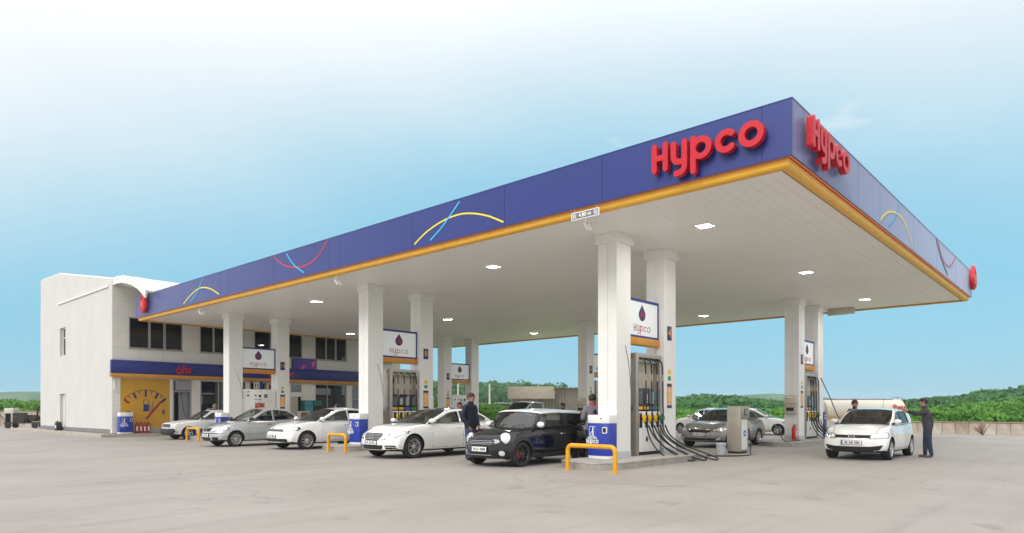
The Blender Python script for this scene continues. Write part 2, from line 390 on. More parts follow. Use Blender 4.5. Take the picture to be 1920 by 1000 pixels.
# the station's own word sign, drawn with strokes (unit = x-height)
def word_strokes():
    w = .27; L = []; x = .14
    L.append([([(x, 0), (x, 1.12)], 0), ([(x + .58, 0), (x + .58, 1.12)], 0), ([(x, .55), (x + .58, .55)], 0)]); x += .58 + .42
    L.append([([(x, 1), (x, .45)] + arc(x + .28, .42, .28, 180, 270, 6)[1:] + [(x + .45, .14)], 0),
              ([(x + .56, 1), (x + .56, -.05)] + arc(x + .26, -.08, .30, 0, -75, 6)[1:] + [(x + .14, -.38)], 0)]); x += .56 + .42
    L.append([([(x, 1.0), (x, -.45)], 0), (arc(x + .38, .52, .38, 0, 345, 23), 1)]); x += .78 + .40
    L.append([(arc(x + .38, .5, .38, 48, 312, 18), 0)]); x += .70 + .38
    L.append([(arc(x + .42, .5, .42, 0, 345, 23), 1)]); x += .84 + .14
    return L, w, x
def word_sign(parent, size, depth, mat, loc, rot=FACE_MY, name='letter', thin=1.0, per_letter=True):
    L, w, tot = word_strokes(); mbs = []
    mb = MB()
    for li, st in enumerate(L):
        if per_letter: mb = MB()
        for k, (pts, cl) in enumerate(st):
            mb.stroke([((p[0] - tot / 2) * size, (p[1] - .5) * size) for p in pts], w * size * thin, 0, depth + k * .0015, 'z', closed=bool(cl))
        if per_letter: P(name, mb, mat, parent, loc, rot)
    if not per_letter: P(name, mb, mat, parent, loc, rot)
# ================================================================== SETTING
def sheet(name, pts, z, mat, k='structure'):
    mb = MB(); mb.add([(p[0], p[1], z) for p in pts], [tuple(range(len(pts)))]); o = P(name, mb, mat); return kind(o, k)
g = MB()
def ground_h(x, y):
    d = Vector((x, y, 0)).dot(FWD); r = Vector((x, y, 0)).dot(RGT)
    h = -.012
    if d > 70: h += min(1, (d - 70) / 200) ** 1.3 * (2.0 + 5 * max(0, min(1, (r / d - .15) / .6)) + 4.0 * max(0, min(1, (-r / d - .35) / .5)) + 2.5 * math.exp(-((r / d + .02) / .12) ** 2))
    return h
rs = [-400, -200, -100, -40, 0, 20, 40, 60, 70, 80, 95, 110, 130, 150, 175, 200, 240, 290, 340, 420, 520]
ang = [i for i in range(-54, 55, 3)]
V = []; Fq = []
for d in rs:
    for a in ang:
        r = math.tan(R(a)) * max(d, 120) ; p = at(r, d); V.append((p.x, p.y, ground_h(p.x, p.y)))
na = len(ang)
for i in range(len(rs) - 1):
    for j in range(na - 1): Fq.append((i * na + j, i * na + j + 1, (i + 1) * na + j + 1, (i + 1) * na + j))
g.add(V, Fq); kind(P('ground', g, m_grass, smooth=True), 'structure')
fc = [at(-75, -25), at(70, -25), at(70, 30), Vector((46.4, -4, 0)), Vector((45.2, 8.0, 0)), Vector((38.2, 23.0, 0)), Vector((36, 44, 0)), at(-18, 54.6), at(-75, 54.6)]
fco = sheet('forecourt', fc, 0, m_conc)

def hill(name, prof, dist, thick, mat):
    mb = MB(); V = []; Fq = []; n = len(prof)
    xs = np.linspace(prof[0][0], prof[-1][0], 60); hs = np.interp(xs, [p[0] for p in prof], [p[1] for p in prof])
    rows = [(-.5, -.3), (-.3, .35), (-.12, .8), (0, 1), (.15, .9), (.4, .2)]
    for k, (dd, hh) in enumerate(rows):
        for i, x in enumerate(xs):
            d = dist + dd * thick; p = at(x * d / 1254, d)
            V.append((p.x, p.y, max(-2, 1.4 + hs[i] / 1254 * dist) * hh + (random.uniform(-.6, .6) if 0 < k < 5 else -2)))
    m = len(xs)
    for k in range(len(rows) - 1):
        for i in range(m - 1): Fq.append((k * m + i, k * m + i + 1, (k + 1) * m + i + 1, (k + 1) * m + i))
    mb.add(V, Fq); return kind(P(name, mb, mat, smooth=True), 'structure')
hill('hill', [(-1300, 18), (-1000, 32), (-880, 36), (-600, 30), (-300, 34), (-80, 42), (60, 46), (250, 24), (500, 28), (720, 12), (1000, 30), (1400, 60)], 330, 120, m_hill)

def foliage(name, crowns, mat, label):
    V = []; n_tot = sum(c[6] for c in crowns)
    vs_ = np.zeros((n_tot * 4, 3), np.float32); o = 0
    for (x, y, z, rx, ry, rz, n, s) in crowns:
        d = np.random.normal(size=(n, 3)); d /= np.linalg.norm(d, axis=1)[:, None]
        d[:, 2] = np.where(d[:, 2] < -.45, -d[:, 2], d[:, 2])
        lump = 1 + .22 * np.sin(d[:, 0] * 5 + x) * np.cos(d[:, 1] * 4 + y) + .15 * np.sin(d[:, 2] * 7 + x * 2)
        rad = (np.random.uniform(.55, 1, n) ** .5) * lump
        c = np.stack([x + d[:, 0] * rx * rad, y + d[:, 1] * ry * rad, z + d[:, 2] * rz * rad], 1)
        nm = d + np.random.normal(scale=.55, size=(n, 3)); nm /= np.linalg.norm(nm, axis=1)[:, None]
        a = np.cross(nm, np.random.normal(size=(n, 3))); a /= np.linalg.norm(a, axis=1)[:, None]; b = np.cross(nm, a)
        sz = s * np.random.uniform(.6, 1.3, (n, 1))
        q = np.stack([c - a * sz - b * sz * .35, c + a * sz * .15 - b * sz * .6, c + a * sz + b * sz * .35, c - a * sz * .15 + b * sz * .6], 1)
        vs_[o:o + n * 4] = q.reshape(-1, 3); o += n * 4
    me = bpy.data.meshes.new(name); me.vertices.add(n_tot * 4); me.vertices.foreach_set('co', vs_.ravel())
    me.loops.add(n_tot * 4); me.loops.foreach_set('vertex_index', np.arange(n_tot * 4, dtype=np.int32))
    me.polygons.add(n_tot); me.polygons.foreach_set('loop_start', np.arange(0, n_tot * 4, 4, dtype=np.int32)); me.polygons.foreach_set('loop_total', np.full(n_tot, 4, np.int32))
    me.update(); me.validate(); ob = P(name, me, mat); kind(ob, 'stuff', label); return ob
def crowns(px0, px1, d0, d1, n, top_fn, rr=(2, 3.5), leaves=260, s=.5, lo=.72):
    out = []
    for _ in range(n):
        px = random.uniform(px0, px1); d = random.uniform(d0, d1); p = at((px - 960) / 1254 * d, d); gz = ground_h(p.x, p.y)
        top = max(.6, 1.4 + (768 - top_fn(px)) / 1254 * d) * random.uniform(lo, 1.03) if top_fn else 3
        r = random.uniform(*rr); h = max(.5, (top - gz) / 2)
        out.append((p.x, p.y, gz + h * .98, r, r, h, leaves, s * random.uniform(.8, 1.25)))
    return out
ip = lambda tb: (lambda px: float(np.interp(px, [t[0] for t in tb], [t[1] for t in tb])))
# woods on the right
topR = ip([(1250, 743), (1330, 741), (1440, 752), (1560, 756), (1700, 752), (1760, 747), (1860, 736), (1990, 718)])
topRn = ip([(1250, 768), (1440, 765), (1700, 770), (1800, 758), (1990, 745)])
c = crowns(1230, 2010, 95, 190, 190, topR, (3, 6), 650, .42) + crowns(1230, 2010, 80, 120, 70, ip([(1250, 752), (1440, 760), (1700, 762), (1800, 750), (1990, 735)]), (2.5, 4.5), 650, .34)
foliage('woodland', c, m_leafd, 'dense green wood on the slope behind the right wall')
c = crowns(1230, 2010, 50, 76, 170, topRn, (1.6, 2.8), 1000, .16)
foliage('hedge_bushes', c, m_leaf, 'bright green bushes massed behind the low right wall')
c = crowns(760, 1240, 190, 240, 130, ip([(700, 722), (850, 718), (920, 715), (1000, 718), (1080, 728), (1240, 738)]), (4, 7), 420, .7)
foliage('woodland', c, m_leafd, 'dark tree line beyond the meadow behind the black car')
c = crowns(790, 960, 50, 70, 60, ip([(790, 760), (880, 757), (920, 760), (960, 770)]), (1.5, 2.4), 1000, .15)
foliage('hedge_bushes', c, m_leafl, 'light green bushes behind the standing man and the pickup')
c = crowns(-40, 110, 60, 85, 60, ip([(-40, 750), (30, 752), (60, 755), (110, 753)]), (1.6, 2.6), 1000, .16)
foliage('hedge_bushes', c, m_leafl, 'light green bushes behind the wall at far left')
# marker posts in the meadow
for px, y0, y1 in ((918, 746, 719), (859, 748, 722)):
    d = 110; p = at((px - 960) / 1254 * d, d, ground_h(*at((px - 960) / 1254 * d, d).xy))
    mb = MB().cyl((0, 0, 0), (0, 0, 5.6 - p.z), .16, .13, 8).box(-.3, -.05, 5.3 - p.z, .3, .05, 5.4 - p.z)
    tag(P('utility_pole', mb, m_cream, loc=p), 'pale utility pole in the meadow, ' + ('right one of two, left of the pickup' if px > 900 else 'left one of two, seen between two back columns'), 'pole')

# boundary walls
m_wall = M('boundary_wall', (.42, .36, .30), .9, var=.3, vscale=2.2, bump=.4, bscale=10)
m_wallb = M('boundary_wall_stain', (.36, .285, .225), .9, var=.35, vscale=3, bump=.4, bscale=10)
m_wallc = M('boundary_wall_pale', (.48, .43, .37), .9, var=.25, vscale=3, bump=.4, bscale=10)
m_coping = M('wall_coping', (.33, .22, .16), .9, var=.2, vscale=4)
def bwall(pts, h, label, name='boundary_wall'):
    t = thing(name, label, 'wall', (pts[0][0], pts[0][1], 0)); o = Vector((pts[0][0], pts[0][1], 0))
    for i in range(len(pts) - 1):
        a = Vector((*pts[i], 0)); b = Vector((*pts[i + 1], 0)); L = (b - a).length; n = max(1, round(L / .62)); ang = math.atan2(b.y - a.y, b.x - a.x)
        for k in range(n):
            w = L / n; mb = MB().box(.012, -.11, -.02, w - .012, .11, h - random.uniform(0, .015)); q = a + (b - a) * k / n - o
            P('wall_panel', mb, random.choice([m_wall, m_wall, m_wallb, m_wallc]), t, q, (0, 0, ang + random.uniform(-.004, .004)), bevel=.012, seg=1)
        P('coping', MB().box(0, -.15, h, L, .15, h + .06), m_coping, t, a - o, (0, 0, ang), bevel=.01, seg=1)
        P('wall_core', MB().box(0, -.08, -.02, L, .08, h - .03), m_coping, t, a - o, (0, 0, ang))
    return t
bwall([(36.5, 43), (38.4, 23), (45.4, 8), (46.6, -4), (44, -30)], .64, 'low stained concrete boundary wall of panels behind the tanker')
a = at(-75, 54); b = at(-38.2, 53.3); c2 = at(-16, 53.6)
bwall([(a.x, a.y), (b.x, b.y), (c2.x, c2.y)], 1.22, 'taller concrete boundary wall left of the white building')

# ================================================================== CANOPY
CX0, CX1, CY0, CY1 = 12.37, 33.07, 4.31, 36.6
ZF0, ZF1, ZS = 6.0, 7.03, 5.90
can = thing('canopy', 'large flat filling station canopy with blue fascia and white planked soffit', 'canopy', (CX0, CY0, 0))
O = Vector((CX0, CY0, 0))
def cp(name, mb, mat, **k): 
    mb.v = [(v[0] - O.x, v[1] - O.y, v[2]) for v in mb.v]; return P(name, mb, mat, can, **k)
# soffit planks, each its own strip
ins = .34; pw = .26; ny = int((CY1 - CY0 - 2 * ins) / pw); pw = (CY1 - CY0 - 2 * ins) / ny
pm = MB().box(0, .0035, 0, CX1 - CX0 - 2 * ins, pw - .0035, .03).mesh('soffit_plank', bevel=.006, seg=1); pm.materials.append(m_soffit)
for i in range(ny): P('soffit_plank', pm, m_soffit, can, (ins, ins + i * pw, ZS))
cp('canopy_deck', MB().box(CX0 + .1, CY0 + .1, ZS + .032, CX1 - .1, CY1 - .1, ZF1 - .35), m_steel2)
# fascia panels
sl = [4.31, 4.86, 8.43, 11.38, 14.98, 18.6, 19.25, 22.85, 26.4, 27.2, 30.9, 33.6, 36.6]
sr = [12.37, 12.95, 16.56, 18.48, 22.24, 25.63, 29.23, 31.2, 33.07]
for i in range(len(sl) - 1): cp('fascia_panel', MB().box(CX0, sl[i] + (.004 if i else 0), ZF0, CX0 + .05, sl[i + 1] - .004, ZF1), m_blue, bevel=.004, seg=1)
for i in range(len(sr) - 1): cp('fascia_panel', MB().box(sr[i] + (.054 if i == 0 else .004), CY0, ZF0, sr[i + 1] - .004, CY0 + .05, ZF1), m_blue, bevel=.004, seg=1)
cp('fascia_panel', MB().box(CX1 - .05, CY0 + .054, ZF0, CX1, CY1 - .054, ZF1), m_blue)
cp('fascia_panel', MB().box(CX0 + .054, CY1 - .05, ZF0, CX1, CY1, ZF1), m_blue)
# top capping, recess, LED line and yellow trim under the fascia
def ring(name, i0, i1, z0, z1, mat, bevel=0):
    mb = MB(); a, b = i0, i1
    mb.box(CX0 + a, CY0 + a, z0, CX0 + b, CY1 - a, z1); mb.box(CX1 - b, CY0 + a, z0, CX1 - a, CY1 - a, z1)
    mb.box(CX0 + b, CY0 + a, z0, CX1 - b, CY0 + b, z1); mb.box(CX0 + b, CY1 - b, z0, CX1 - b, CY1 - a, z1)
    return cp(name, mb, mat, bevel=bevel)
ring('capping', -.006, .08, ZF1 + .001, ZF1 + .02, m_blue)
ring('recess', .052, .16, ZF0 + .02, ZF0 + .10, m_brown)
ring('led_strip', .056, .068, ZF0 + .004, ZF0 + .018, m_led)
def trim():
    mb = MB(); prof = [(.092, ZF0 - .01), (.10, ZF0 - .11), (.125, ZF0 - .145), (.17, ZF0 - .16), (.25, ZF0 - .16), (.25, ZF0 + .015), (.11, ZF0 + .015)]
    n = len(prof); loop = []
    for sx, sy in ((0, 0), (1, 0), (1, 1), (0, 1)):
        for i, z in prof: loop.append(((CX1 - i) if sx else (CX0 + i), (CY1 - i) if sy else (CY0 + i), z))
    f = [(k * n + j, ((k + 1) % 4) * n + j, ((k + 1) % 4) * n + (j + 1) % n, k * n + (j + 1) % n) for k in range(4) for j in range(n)]
    mb.add(loop, f); return cp('yellow_trim', mb, m_yel)
trim()
ring('soffit_edge', .255, .335, ZS + .003, ZS + .03, m_brown)
# painted strokes on the fascia, built as thin raised bands
def motif(name, pts, w, mat, side, lift=.006):
    pts = [tuple(p) for p in catmull([(p[0], p[1], 0) for p in pts], 6)]; mb = MB(); n = len(pts)
    if side == 'L': mb.stroke([(p[0], p[1]) for p in pts], w, CX0, CX0 - lift, 'x')
    else: mb.stroke([(p[0], p[1]) for p in pts], w, CY0, CY0 - lift, 'y')
    cp(name, mb, mat)
m_syel = M('stroke_yellow', (.86, .70, .03), .35); m_sred = M('stroke_red', (.55, .03, .05), .35); m_snavy = M('stroke_navy', (.03, .04, .12), .4)
motif('yellow_stroke', [(14.86, 6.13), (14.33, 6.39), (13.66, 6.57), (13.03, 6.62), (12.52, 6.55), (11.94, 6.37), (11.42, 6.12)], .042, m_syel, 'L')
motif('blue_stroke', [(13.01, 6.95), (13.42, 6.62), (13.77, 6.36), (14.17, 6.13)], .05, m_pcy, 'L', .01)
motif('red_stroke', [(22.83, 6.98), (22.26, 6.64), (21.64, 6.44), (20.93, 6.35), (20.25, 6.42), (19.76, 6.65), (19.31, 6.99)], .045, m_sred, 'L')
motif('blue_stroke', [(21.93, 6.95), (21.46, 6.51), (20.79, 6.13)], .048, m_pcy, 'L', .01)
motif('yellow_stroke', [(30.77, 6.1), (30.15, 6.36), (29.43, 6.56), (28.8, 6.59), (28.03, 6.43), (27.29, 6.13)], .048, m_syel, 'L')
motif('blue_stroke', [(28.8, 6.98), (29.33, 6.48), (30.04, 6.12)], .045, m_pcy, 'L', .01)
motif('yellow_stroke', [(18.54, 6.13), (19.06, 6.4), (19.79, 6.6), (20.56, 6.66), (21.31, 6.5), (22.05, 6.12)], .048, m_syel, 'R')
motif('blue_stroke', [(20.5, 6.99), (20.08, 6.58), (19.34, 6.15)], .05, m_pcy, 'R', .01)
motif('red_stroke', [(25.9, 6.98), (26.5, 6.6), (27.4, 6.42), (28.3, 6.56), (29.1, 6.98)], .05, m_sred, 'R')
motif('navy_stroke', [(25.57, 6.99), (26.3, 6.55), (27.56, 6.12)], .05, m_snavy, 'R', .01)

# raised word signs
t = thing('word_sign', 'large red raised letters on the long left fascia', 'sign', (CX0, 5.92, 6.52))
word_sign(t, .435, .13, m_red, (-.05, 0, 0), FACE_MX)
t = thing('word_sign', 'red raised letters on the short right fascia near the corner', 'sign', (14.12, CY0, 6.56))
word_sign(t, .435, .13, m_red, (0, -.05, 0), FACE_MY)
def drop_sign(label, loc, rz):
    t = thing('emblem_sign', label, 'sign', loc, rz)     # faces -Y locally
    rr_ = .40; P('drop_body', MB().prism(drop_poly(rr_, 1.45), -.04, -.18, 'y'), m_red, t, bevel=.02)
    dr = [(p[0] * .80, p[1] * .80) for p in drop_poly(rr_, 1.42)]
    P('drop_rim', MB().stroke(dr, .035, -.18, -.205, 'y', closed=True), M('rim_red', (.60, .03, .04), .3), t)
    mb = MB()
    for k, s in enumerate(([(-.12, -.17), (-.12, .17)], [(.12, -.17), (.12, .17)], [(-.12, 0), (.12, 0)])): mb.stroke(s, .075, -.18, -.215 - k * .0015, 'y')
    P('letter', mb, M('letter_pink', (.72, .16, .15), .3), t)
    return t
drop_sign('red drop-shaped emblem with a letter at the far left end of the fascia', (CX0, 35.2, 6.52), R(-90))
drop_sign('red drop-shaped emblem with a letter at the far right end of the fascia', (32.45, CY0, 6.62), 0)
# height sign
t = thing('height_sign', 'small grey height limit plate hanging under the fascia edge', 'sign', (12.32, 8.85, 5.80))
P('plate', MB().box(-.015, -.38, -.085, .015, .38, .085), m_pwhite, t)
P('grey_field', MB().box(-.019, -.355, -.065, -.015, .355, .065), M('plate_grey', (.16, .16, .19), .5), t)
text('4.80 m', .125, m_pwhite, t, (-.0215, 0, 0), FACE_MX, .002, bold=.003)
for s in (-1, 1):
    for k in range(6):
        P('hatch', MB().stroke([(s * .29 - .05, -.048 + k * .016), (s * .29 + .05, -.034 + k * .016)], .008, -.0195, -.0212, 'x', cap=0), m_pwhite, t)
for y in (-.3, .3): P('hanger', MB().cyl((0, y, .085), (0, y, .16), .008, n=6), m_steel2, t)

# ceiling lamps
for i, (x, y, lb) in enumerate([(15.27, 7.4, 'nearest the fascia corner'), (22.65, 7.45, 'over the right lane, second from the corner'), (29.78, 7.5, 'at the far right end of the canopy'),
        (29.9, 14.55, 'over the two parked white cars at the back'), (15.2, 14.45, 'above the white saloon with chrome grille'), (22.6, 24.6, 'between the second and fourth column pairs, over the middle'),
        (30.1, 25.3, 'near the back edge above the pickup'), (15.2, 24.55, 'between the third column pair and second pair near the front edge'), (23.0, 33.5, 'nearest the shop windows'), (22.6, 14.5, 'above the middle lane behind the nearest columns')]):
    t = thing('ceiling_lamp', 'square recessed ceiling lamp ' + lb, 'lamp', (x, y, ZS), group='recessed lamps in the canopy soffit')
    P('lamp_frame', MB().box(-.23, -.23, -.03, .23, -.17, 0).box(-.23, .17, -.03, .23, .23, 0).box(-.23, -.17, -.03, -.17, .17, 0).box(.17, -.17, -.03, .23, .17, 0), m_pwhite, t)
    P('lamp_face', MB().box(-.17, -.17, -.012, .17, .17, -.004), m_lamp, t)
    ld = bpy.data.lights.new('lamp_light', 'AREA'); ld.shape = 'SQUARE'; ld.size = .32; ld.energy = 62; ld.color = (1, .96, .90)
    lo_ = bpy.data.objects.new('lamp_light', ld); COL.objects.link(lo_); lo_.parent = t; lo_.location = (0, 0, -.016)
for x, y, lb in ((12.62, 29.7, 'at the left part of the canopy edge'), (12.62, 19.2, 'in front of the second column pair'), (12.62, 9.05, 'under the height plate')):
    t = thing('spotlight', 'small white spotlight on a bracket ' + lb, 'spotlight', (x, y, ZS), group='spotlights under the canopy edge')
    P('stem', MB().cyl((0, 0, 0), (0, 0, -.18), .02, n=8), m_colm, t)
    P('bracket', MB().box(-.07, -.015, -.22, .07, .015, -.18), m_steel2, t)
    for s in (-1, 1): P('head', MB().cyl((s * .06, 0, -.19), (s * .06 + .10, -.03, -.34), .035, .045, 10), m_colm, t, smooth=True)
t = thing('junction_box', 'beige box hanging below the back edge of the canopy at right', 'box', (31.9, 9.0, ZS))
P('box_body', MB().box(-.1, -.55, -.28, .1, .55, 0), m_beige, t, bevel=.015)

# ================================================================== COLUMNS AND ISLANDS
m_skirt = M('column_skirt', (.58, .62, .68), .4, metal=.3)
cw, cl = .57, .66
def col_mesh():
    h = ZS - .17 - .25
    g0 = .26
    poly = [(0, 0), (cl, 0), (cl, cw), (0, cw), (0, g0 + .012), (.02, g0 + .012), (.02, g0), (0, g0)]
    return MB().prism(poly, 0, h, 'z').mesh('shaft', bevel=.004, seg=1)
SH = col_mesh(); SH.materials.append(m_colm)
CAP = MB().box(-.06, -.06, ZS - .17 - .252, cl + .06, cw + .06, ZS - .17 - .002).mesh('cap', bevel=.006, seg=1); CAP.materials.append(m_colm)
SK = MB().box(-.012, -.012, 0, cl + .012, cw + .012, .16).mesh('skirting', bevel=.004, seg=1); SK.materials.append(m_skirt)
def column(x, y, label):
    t = thing('canopy_column', label, 'column', (x, y, .17), group='canopy columns')
    P('shaft', SH, m_colm, t); P('cap', CAP, m_colm, t); P('skirting', SK, m_skirt, t); return t
def number_plate(txt, x, y, z, where):
    t = thing('number_plate', 'small navy plate with orange number ' + txt + ' on a ' + where, 'number plate', (x, y, z))
    P('plate', MB().box(-.12, -.012, -.20, .12, 0, .20), m_navy, t, bevel=.006)
    text(txt, .30 if len(txt) == 1 else .22, m_por, t, (0, -.0135, 0), FACE_MY, .002, bold=.004)
def info_panel(x, y, z, where, small=True):
    t = thing('info_sticker', 'orange and navy notice panel on the ' + where, 'notice', (x, y, z))
    P('orange_field', MB().box(-.13, -.008, -.30, .13, 0, .22), m_por, t)
    P('top_band', MB().box(-.13, -.009, .224, .13, 0, .31), m_navy, t); P('bottom_band', MB().box(-.13, -.009, -.38, .13, 0, -.304), m_navy, t)
    for zz in (.10, -.12):
        P('symbol', MB().stroke(arc(0, zz, .06, 0, 340, 17), .014, -.008, -.0105, 'y', closed=True).stroke([(-.03, zz), (.03, zz)], .014, -.008, -.0108, 'y'), m_pwhite, t)
    P('text_line', MB().box(-.10, -.0095, -.25, .10, -.0081, -.235).box(-.10, -.0095, -.28, .10, -.0081, -.27).box(-.09, -.0095, -.02, .09, -.0081, -.005), m_pwhite, t)
    if small:
        P('yellow_label', MB().box(-.08, -.006, .58, .08, 0, .70), m_pyel, t); P('green_label', MB().box(-.08, -.006, .40, .08, 0, .52), m_pgr, t)
def light_sign(x0, x1, y, zc, where):
    t = thing('light_sign', 'blue framed white light sign with drop emblem ' + where, 'sign', ((x0 + x1) / 2, y, zc)); w = (x1 - x0) / 2 - .004; h = .52
    P('housing', MB().box(-w, .03, -h, w, .20, h), m_blue2, t)
    P('frame', MB().box(-w, 0, h - .07, w, .03, h).box(-w, 0, -h, w, .03, -h + .06).box(-w, 0, -h + .06, -w + .05, .03, h - .07).box(w - .05, 0, -h + .06, w, .03, h - .07), m_blue2, t)
    P('face', MB().box(-w + .05, .014, -h + .06, w - .05, .03, h - .07), m_sgn, t)
    P('orange_bar', MB().box(-w, -.04, -h - .20, w, .20, -h - .003), m_oran, t, bevel=.015)
    P('drop_emblem', MB().prism([(p[0], p[1] + .11) for p in drop_poly(.17, 1.6)], .014, .008, 'y'), m_drop, t)
    mb = MB()
    for k, s in enumerate(([(-.055, .03), (-.055, .19)], [(.055, .03), (.055, .19)], [(-.055, .11), (.055, .11)])): mb.stroke(s, .035, .008, .004 - k * .001, 'y')
    P('emblem_letter', mb, m_dred, t)
    word_sign(t, .165, .006, m_dred, (0, .014, -.27), FACE_MY, 'lettering', .42, per_letter=False)
m_drop = M('emblem_purple', (.06, .015, .09), .35)
def island(x0, x1, y0, y1, label):
    t = thing('pump_island', label, 'island', (0, 0, 0)); r = (y1 - y0) / 2; cy = (y0 + y1) / 2
    poly = [(x0 + r * .75 + r * .75 * math.cos(R(a)), cy + r * math.sin(R(a))) for a in range(90, 271, 12)] + [(x1 - r * .3 + r * .3 * math.cos(R(a)), cy + r * math.sin(R(a))) for a in range(-90, 91, 15)]
    P('kerb', MB().prism(poly, -.01, .155, 'z'), m_isl, t)
    inn = [(cy_ * .0 + (p[0] - (x0 + x1) / 2) * .985 + (x0 + x1) / 2, (p[1] - cy) * .95 + cy) for p in poly for cy_ in (0,)]
    P('top_slab', MB().prism(inn, .155, .17, 'z'), m_isltop, t, bevel=.006, seg=1)
    P('rim', MB().tube([(p[0], p[1], .155) for p in poly] + [(poly[0][0], poly[0][1], .155)], .014, 6), m_steel2, t, smooth=True)
    return t
ROWY = [9.34, 19.82, 30.62]; nm = ['nearest', 'middle', 'far left']
LY = []
for i, y in enumerate(ROWY):
    island(12.65, 17.55, y - .88, y + .80, 'raised steel-edged pump island, ' + ['nearest one, with the tall pump and looping hoses', 'front middle one beside the white saloon', 'front one nearest the shop'][i])
    column(14.35, y, 'white column, left one of the ' + ['nearest pair', 'front middle pair', 'front pair closest to the shop']  [i])
    column(16.76, y, 'white column, right one of the ' + ['nearest pair', 'front middle pair', 'front pair closest to the shop'][i])
    light_sign(15.012, 16.758, y + .17, 3.86, ['between the nearest columns', 'between the front middle columns', 'between the front columns closest to the shop'][i])
    n = ['4', '8', '12'][i]; number_plate(n, 17.05, y - .001, 3.55, ['column right of the nearest pump', 'front middle column', 'column near the shop'][i])
    info_panel(17.05, y - .001, 1.82, ['nearest right-hand column', 'front middle right-hand column', 'column nearest the shop'][i])
    P('placeholder', MB().box(0, 0, 0, .01, .01, .01), m_white) if False else None
    by = y + .12
    island(25.3 if i == 0 else 26.2, 31.2, by - .75, by + .72, 'raised steel-edged pump island at the back, ' + ['right one behind the white hatchback', 'middle one behind the black car', 'left one near the shop'][i])
    column(27.9, by, 'white column, left one of the ' + ['back right pair', 'back middle pair', 'back left pair'][i])
    column(30.3, by, 'white column, right one of the ' + ['back right pair', 'back middle pair', 'back left pair'][i])
    light_sign(28.562, 30.298, by + .17, 3.80, ['between the back right columns', 'between the back middle columns', 'between the back left columns'][i])
    number_plate(['2', '6', '10'][i], 28.25, by - .001, 3.45, ['back right column', 'back middle column', 'back left column'][i])
    info_panel(28.25, by - .001, 1.85, ['back right column', 'back middle column', 'back left column'][i])
# thin wires on the column faces
for y in ROWY:
    mb = MB().tube([(14.75, y - .006, 3.05), (14.88, y - .006, 2.7), (14.97, y - .006, 2.3), (15.01, y - .006, 1.9)], .006, 5)
    tag(P('wire', mb, m_hose), 'thin dark wire hanging on the side of the ' + nm[ROWY.index(y)] + ' left column', 'wire')
# ================================================================== FORECOURT FURNITURE
def barrier(x, y0, y1, label):
    t = thing('crash_barrier', label, 'barrier', (x, y0, 0)); w = y1 - y0; r = .12
    pts = [(0, 0, 0), (0, 0, .45)] + [(0, r - r * math.cos(R(a)), .45 + r * math.sin(R(a))) for a in range(15, 91, 15)] + [(0, w - r + r * math.sin(R(a)), .45 + r * math.cos(R(a))) for a in range(0, 91, 15)] + [(0, w, 0)]
    P('rail', MB().tube(pts, .052, 14), m_bary, t, smooth=True)
    for y in (0, w):
        f = P('foot_plate', MB().box(-.10, y - .10, 0, .10, y + .10, .012), m_bary, t)
        P('bolt', MB().cyl((.075, y + .075, .012), (.075, y + .075, .03), .014, n=6).cyl((-.075, y - .075, .012), (-.075, y - .075, .03), .014, n=6), m_steel, f)
barrier(12.42, 8.12, 9.42, 'yellow tubular crash barrier in front of the nearest island')
barrier(12.55, 18.55, 19.55, 'yellow tubular crash barrier beside the white saloon')
barrier(12.5, 29.5, 30.75, 'yellow tubular crash barrier between the two leftmost cars')

def waste_bin(x, y, z, rz, label, group=None):      # faces -X locally
    t = thing('waste_bin', label, 'bin', (x, y, z), rz); w = .43; d = .42; t.scale = (1, .75, 1)
    poly = [(0 + .05 * (1 - math.cos(R(a))) * 0 + .07 * ((yy / w) ** 2), yy) for yy, a in [(w * k / 8, 0) for k in range(-8, 9)]]
    outline = poly + [(d, w), (d, -w)]
    P('body', MB().prism(outline, .07, .88, 'z'), m_blue3, t, bevel=.008)
    P('plinth', MB().prism([(p[0] + .02, p[1] * .98) for p in outline], 0, .068, 'z'), m_pwhite, t)
    P('top_band', MB().prism([(p[0] - .004, p[1] * 1.008) for p in outline], .882, 1.09, 'z'), m_pwhite, t, bevel=.012)
    P('vent', MB().box(-.0, -.19, .99, .055, -.13, 1.015), m_black, t)
    sx = lambda yy: .07 * (yy / w) ** 2
    fx = .0 - .004
    hatch = P('hatch', MB().prism(rrect(-.375, .63, -.205, .79, .025), sx(.29) - .016, sx(.29) + .03, 'x'), m_pwhite, t)
    P('opening', MB().prism(rrect(-.352, .652, -.228, .768, .015), sx(.29) - .0185, sx(.29) + .0, 'x'), m_black, hatch)
    ic = MB(); o = .185
    ic.stroke(rrect(o - .12, .555, o + .12, .80, .04), .014, .006, .002, 'x', closed=True)
    P('pictogram_frame', ic, m_pwhite, t)
    ic = MB(); ic.prism([(o - .02 + .028 * math.cos(R(a)), .755 + .026 * math.sin(R(a))) for a in range(0, 360, 30)], .008, .002, 'x')
    ic.stroke([(o - .025, .71), (o - .025, .65)], .055, .008, .0025, 'x'); ic.stroke([(o - .03, .64), (o - .03, .585)], .045, .008, .0015, 'x'); ic.stroke([(o - .02, .69), (o + .06, .645)], .022, .008, .001, 'x')
    ic.stroke([(o + .04, .63), (o + .045, .575), (o + .09, .575), (o + .095, .63)], .012, .008, .0012, 'x')
    P('pictogram', ic, m_pwhite, t)
    text('TEMİZ ÇEVRE', .062, m_pwhite, t, (.001, .185, .512), FACE_MX, .004, bold=.002)
    word_sign(t, .092, .010, m_pwhite, (.006, .175, .425), FACE_MX, 'lettering', 1, per_letter=False)
    return t
waste_bin(13.90, 9.635, .17, 0, 'blue and white waste bin against the nearest column')
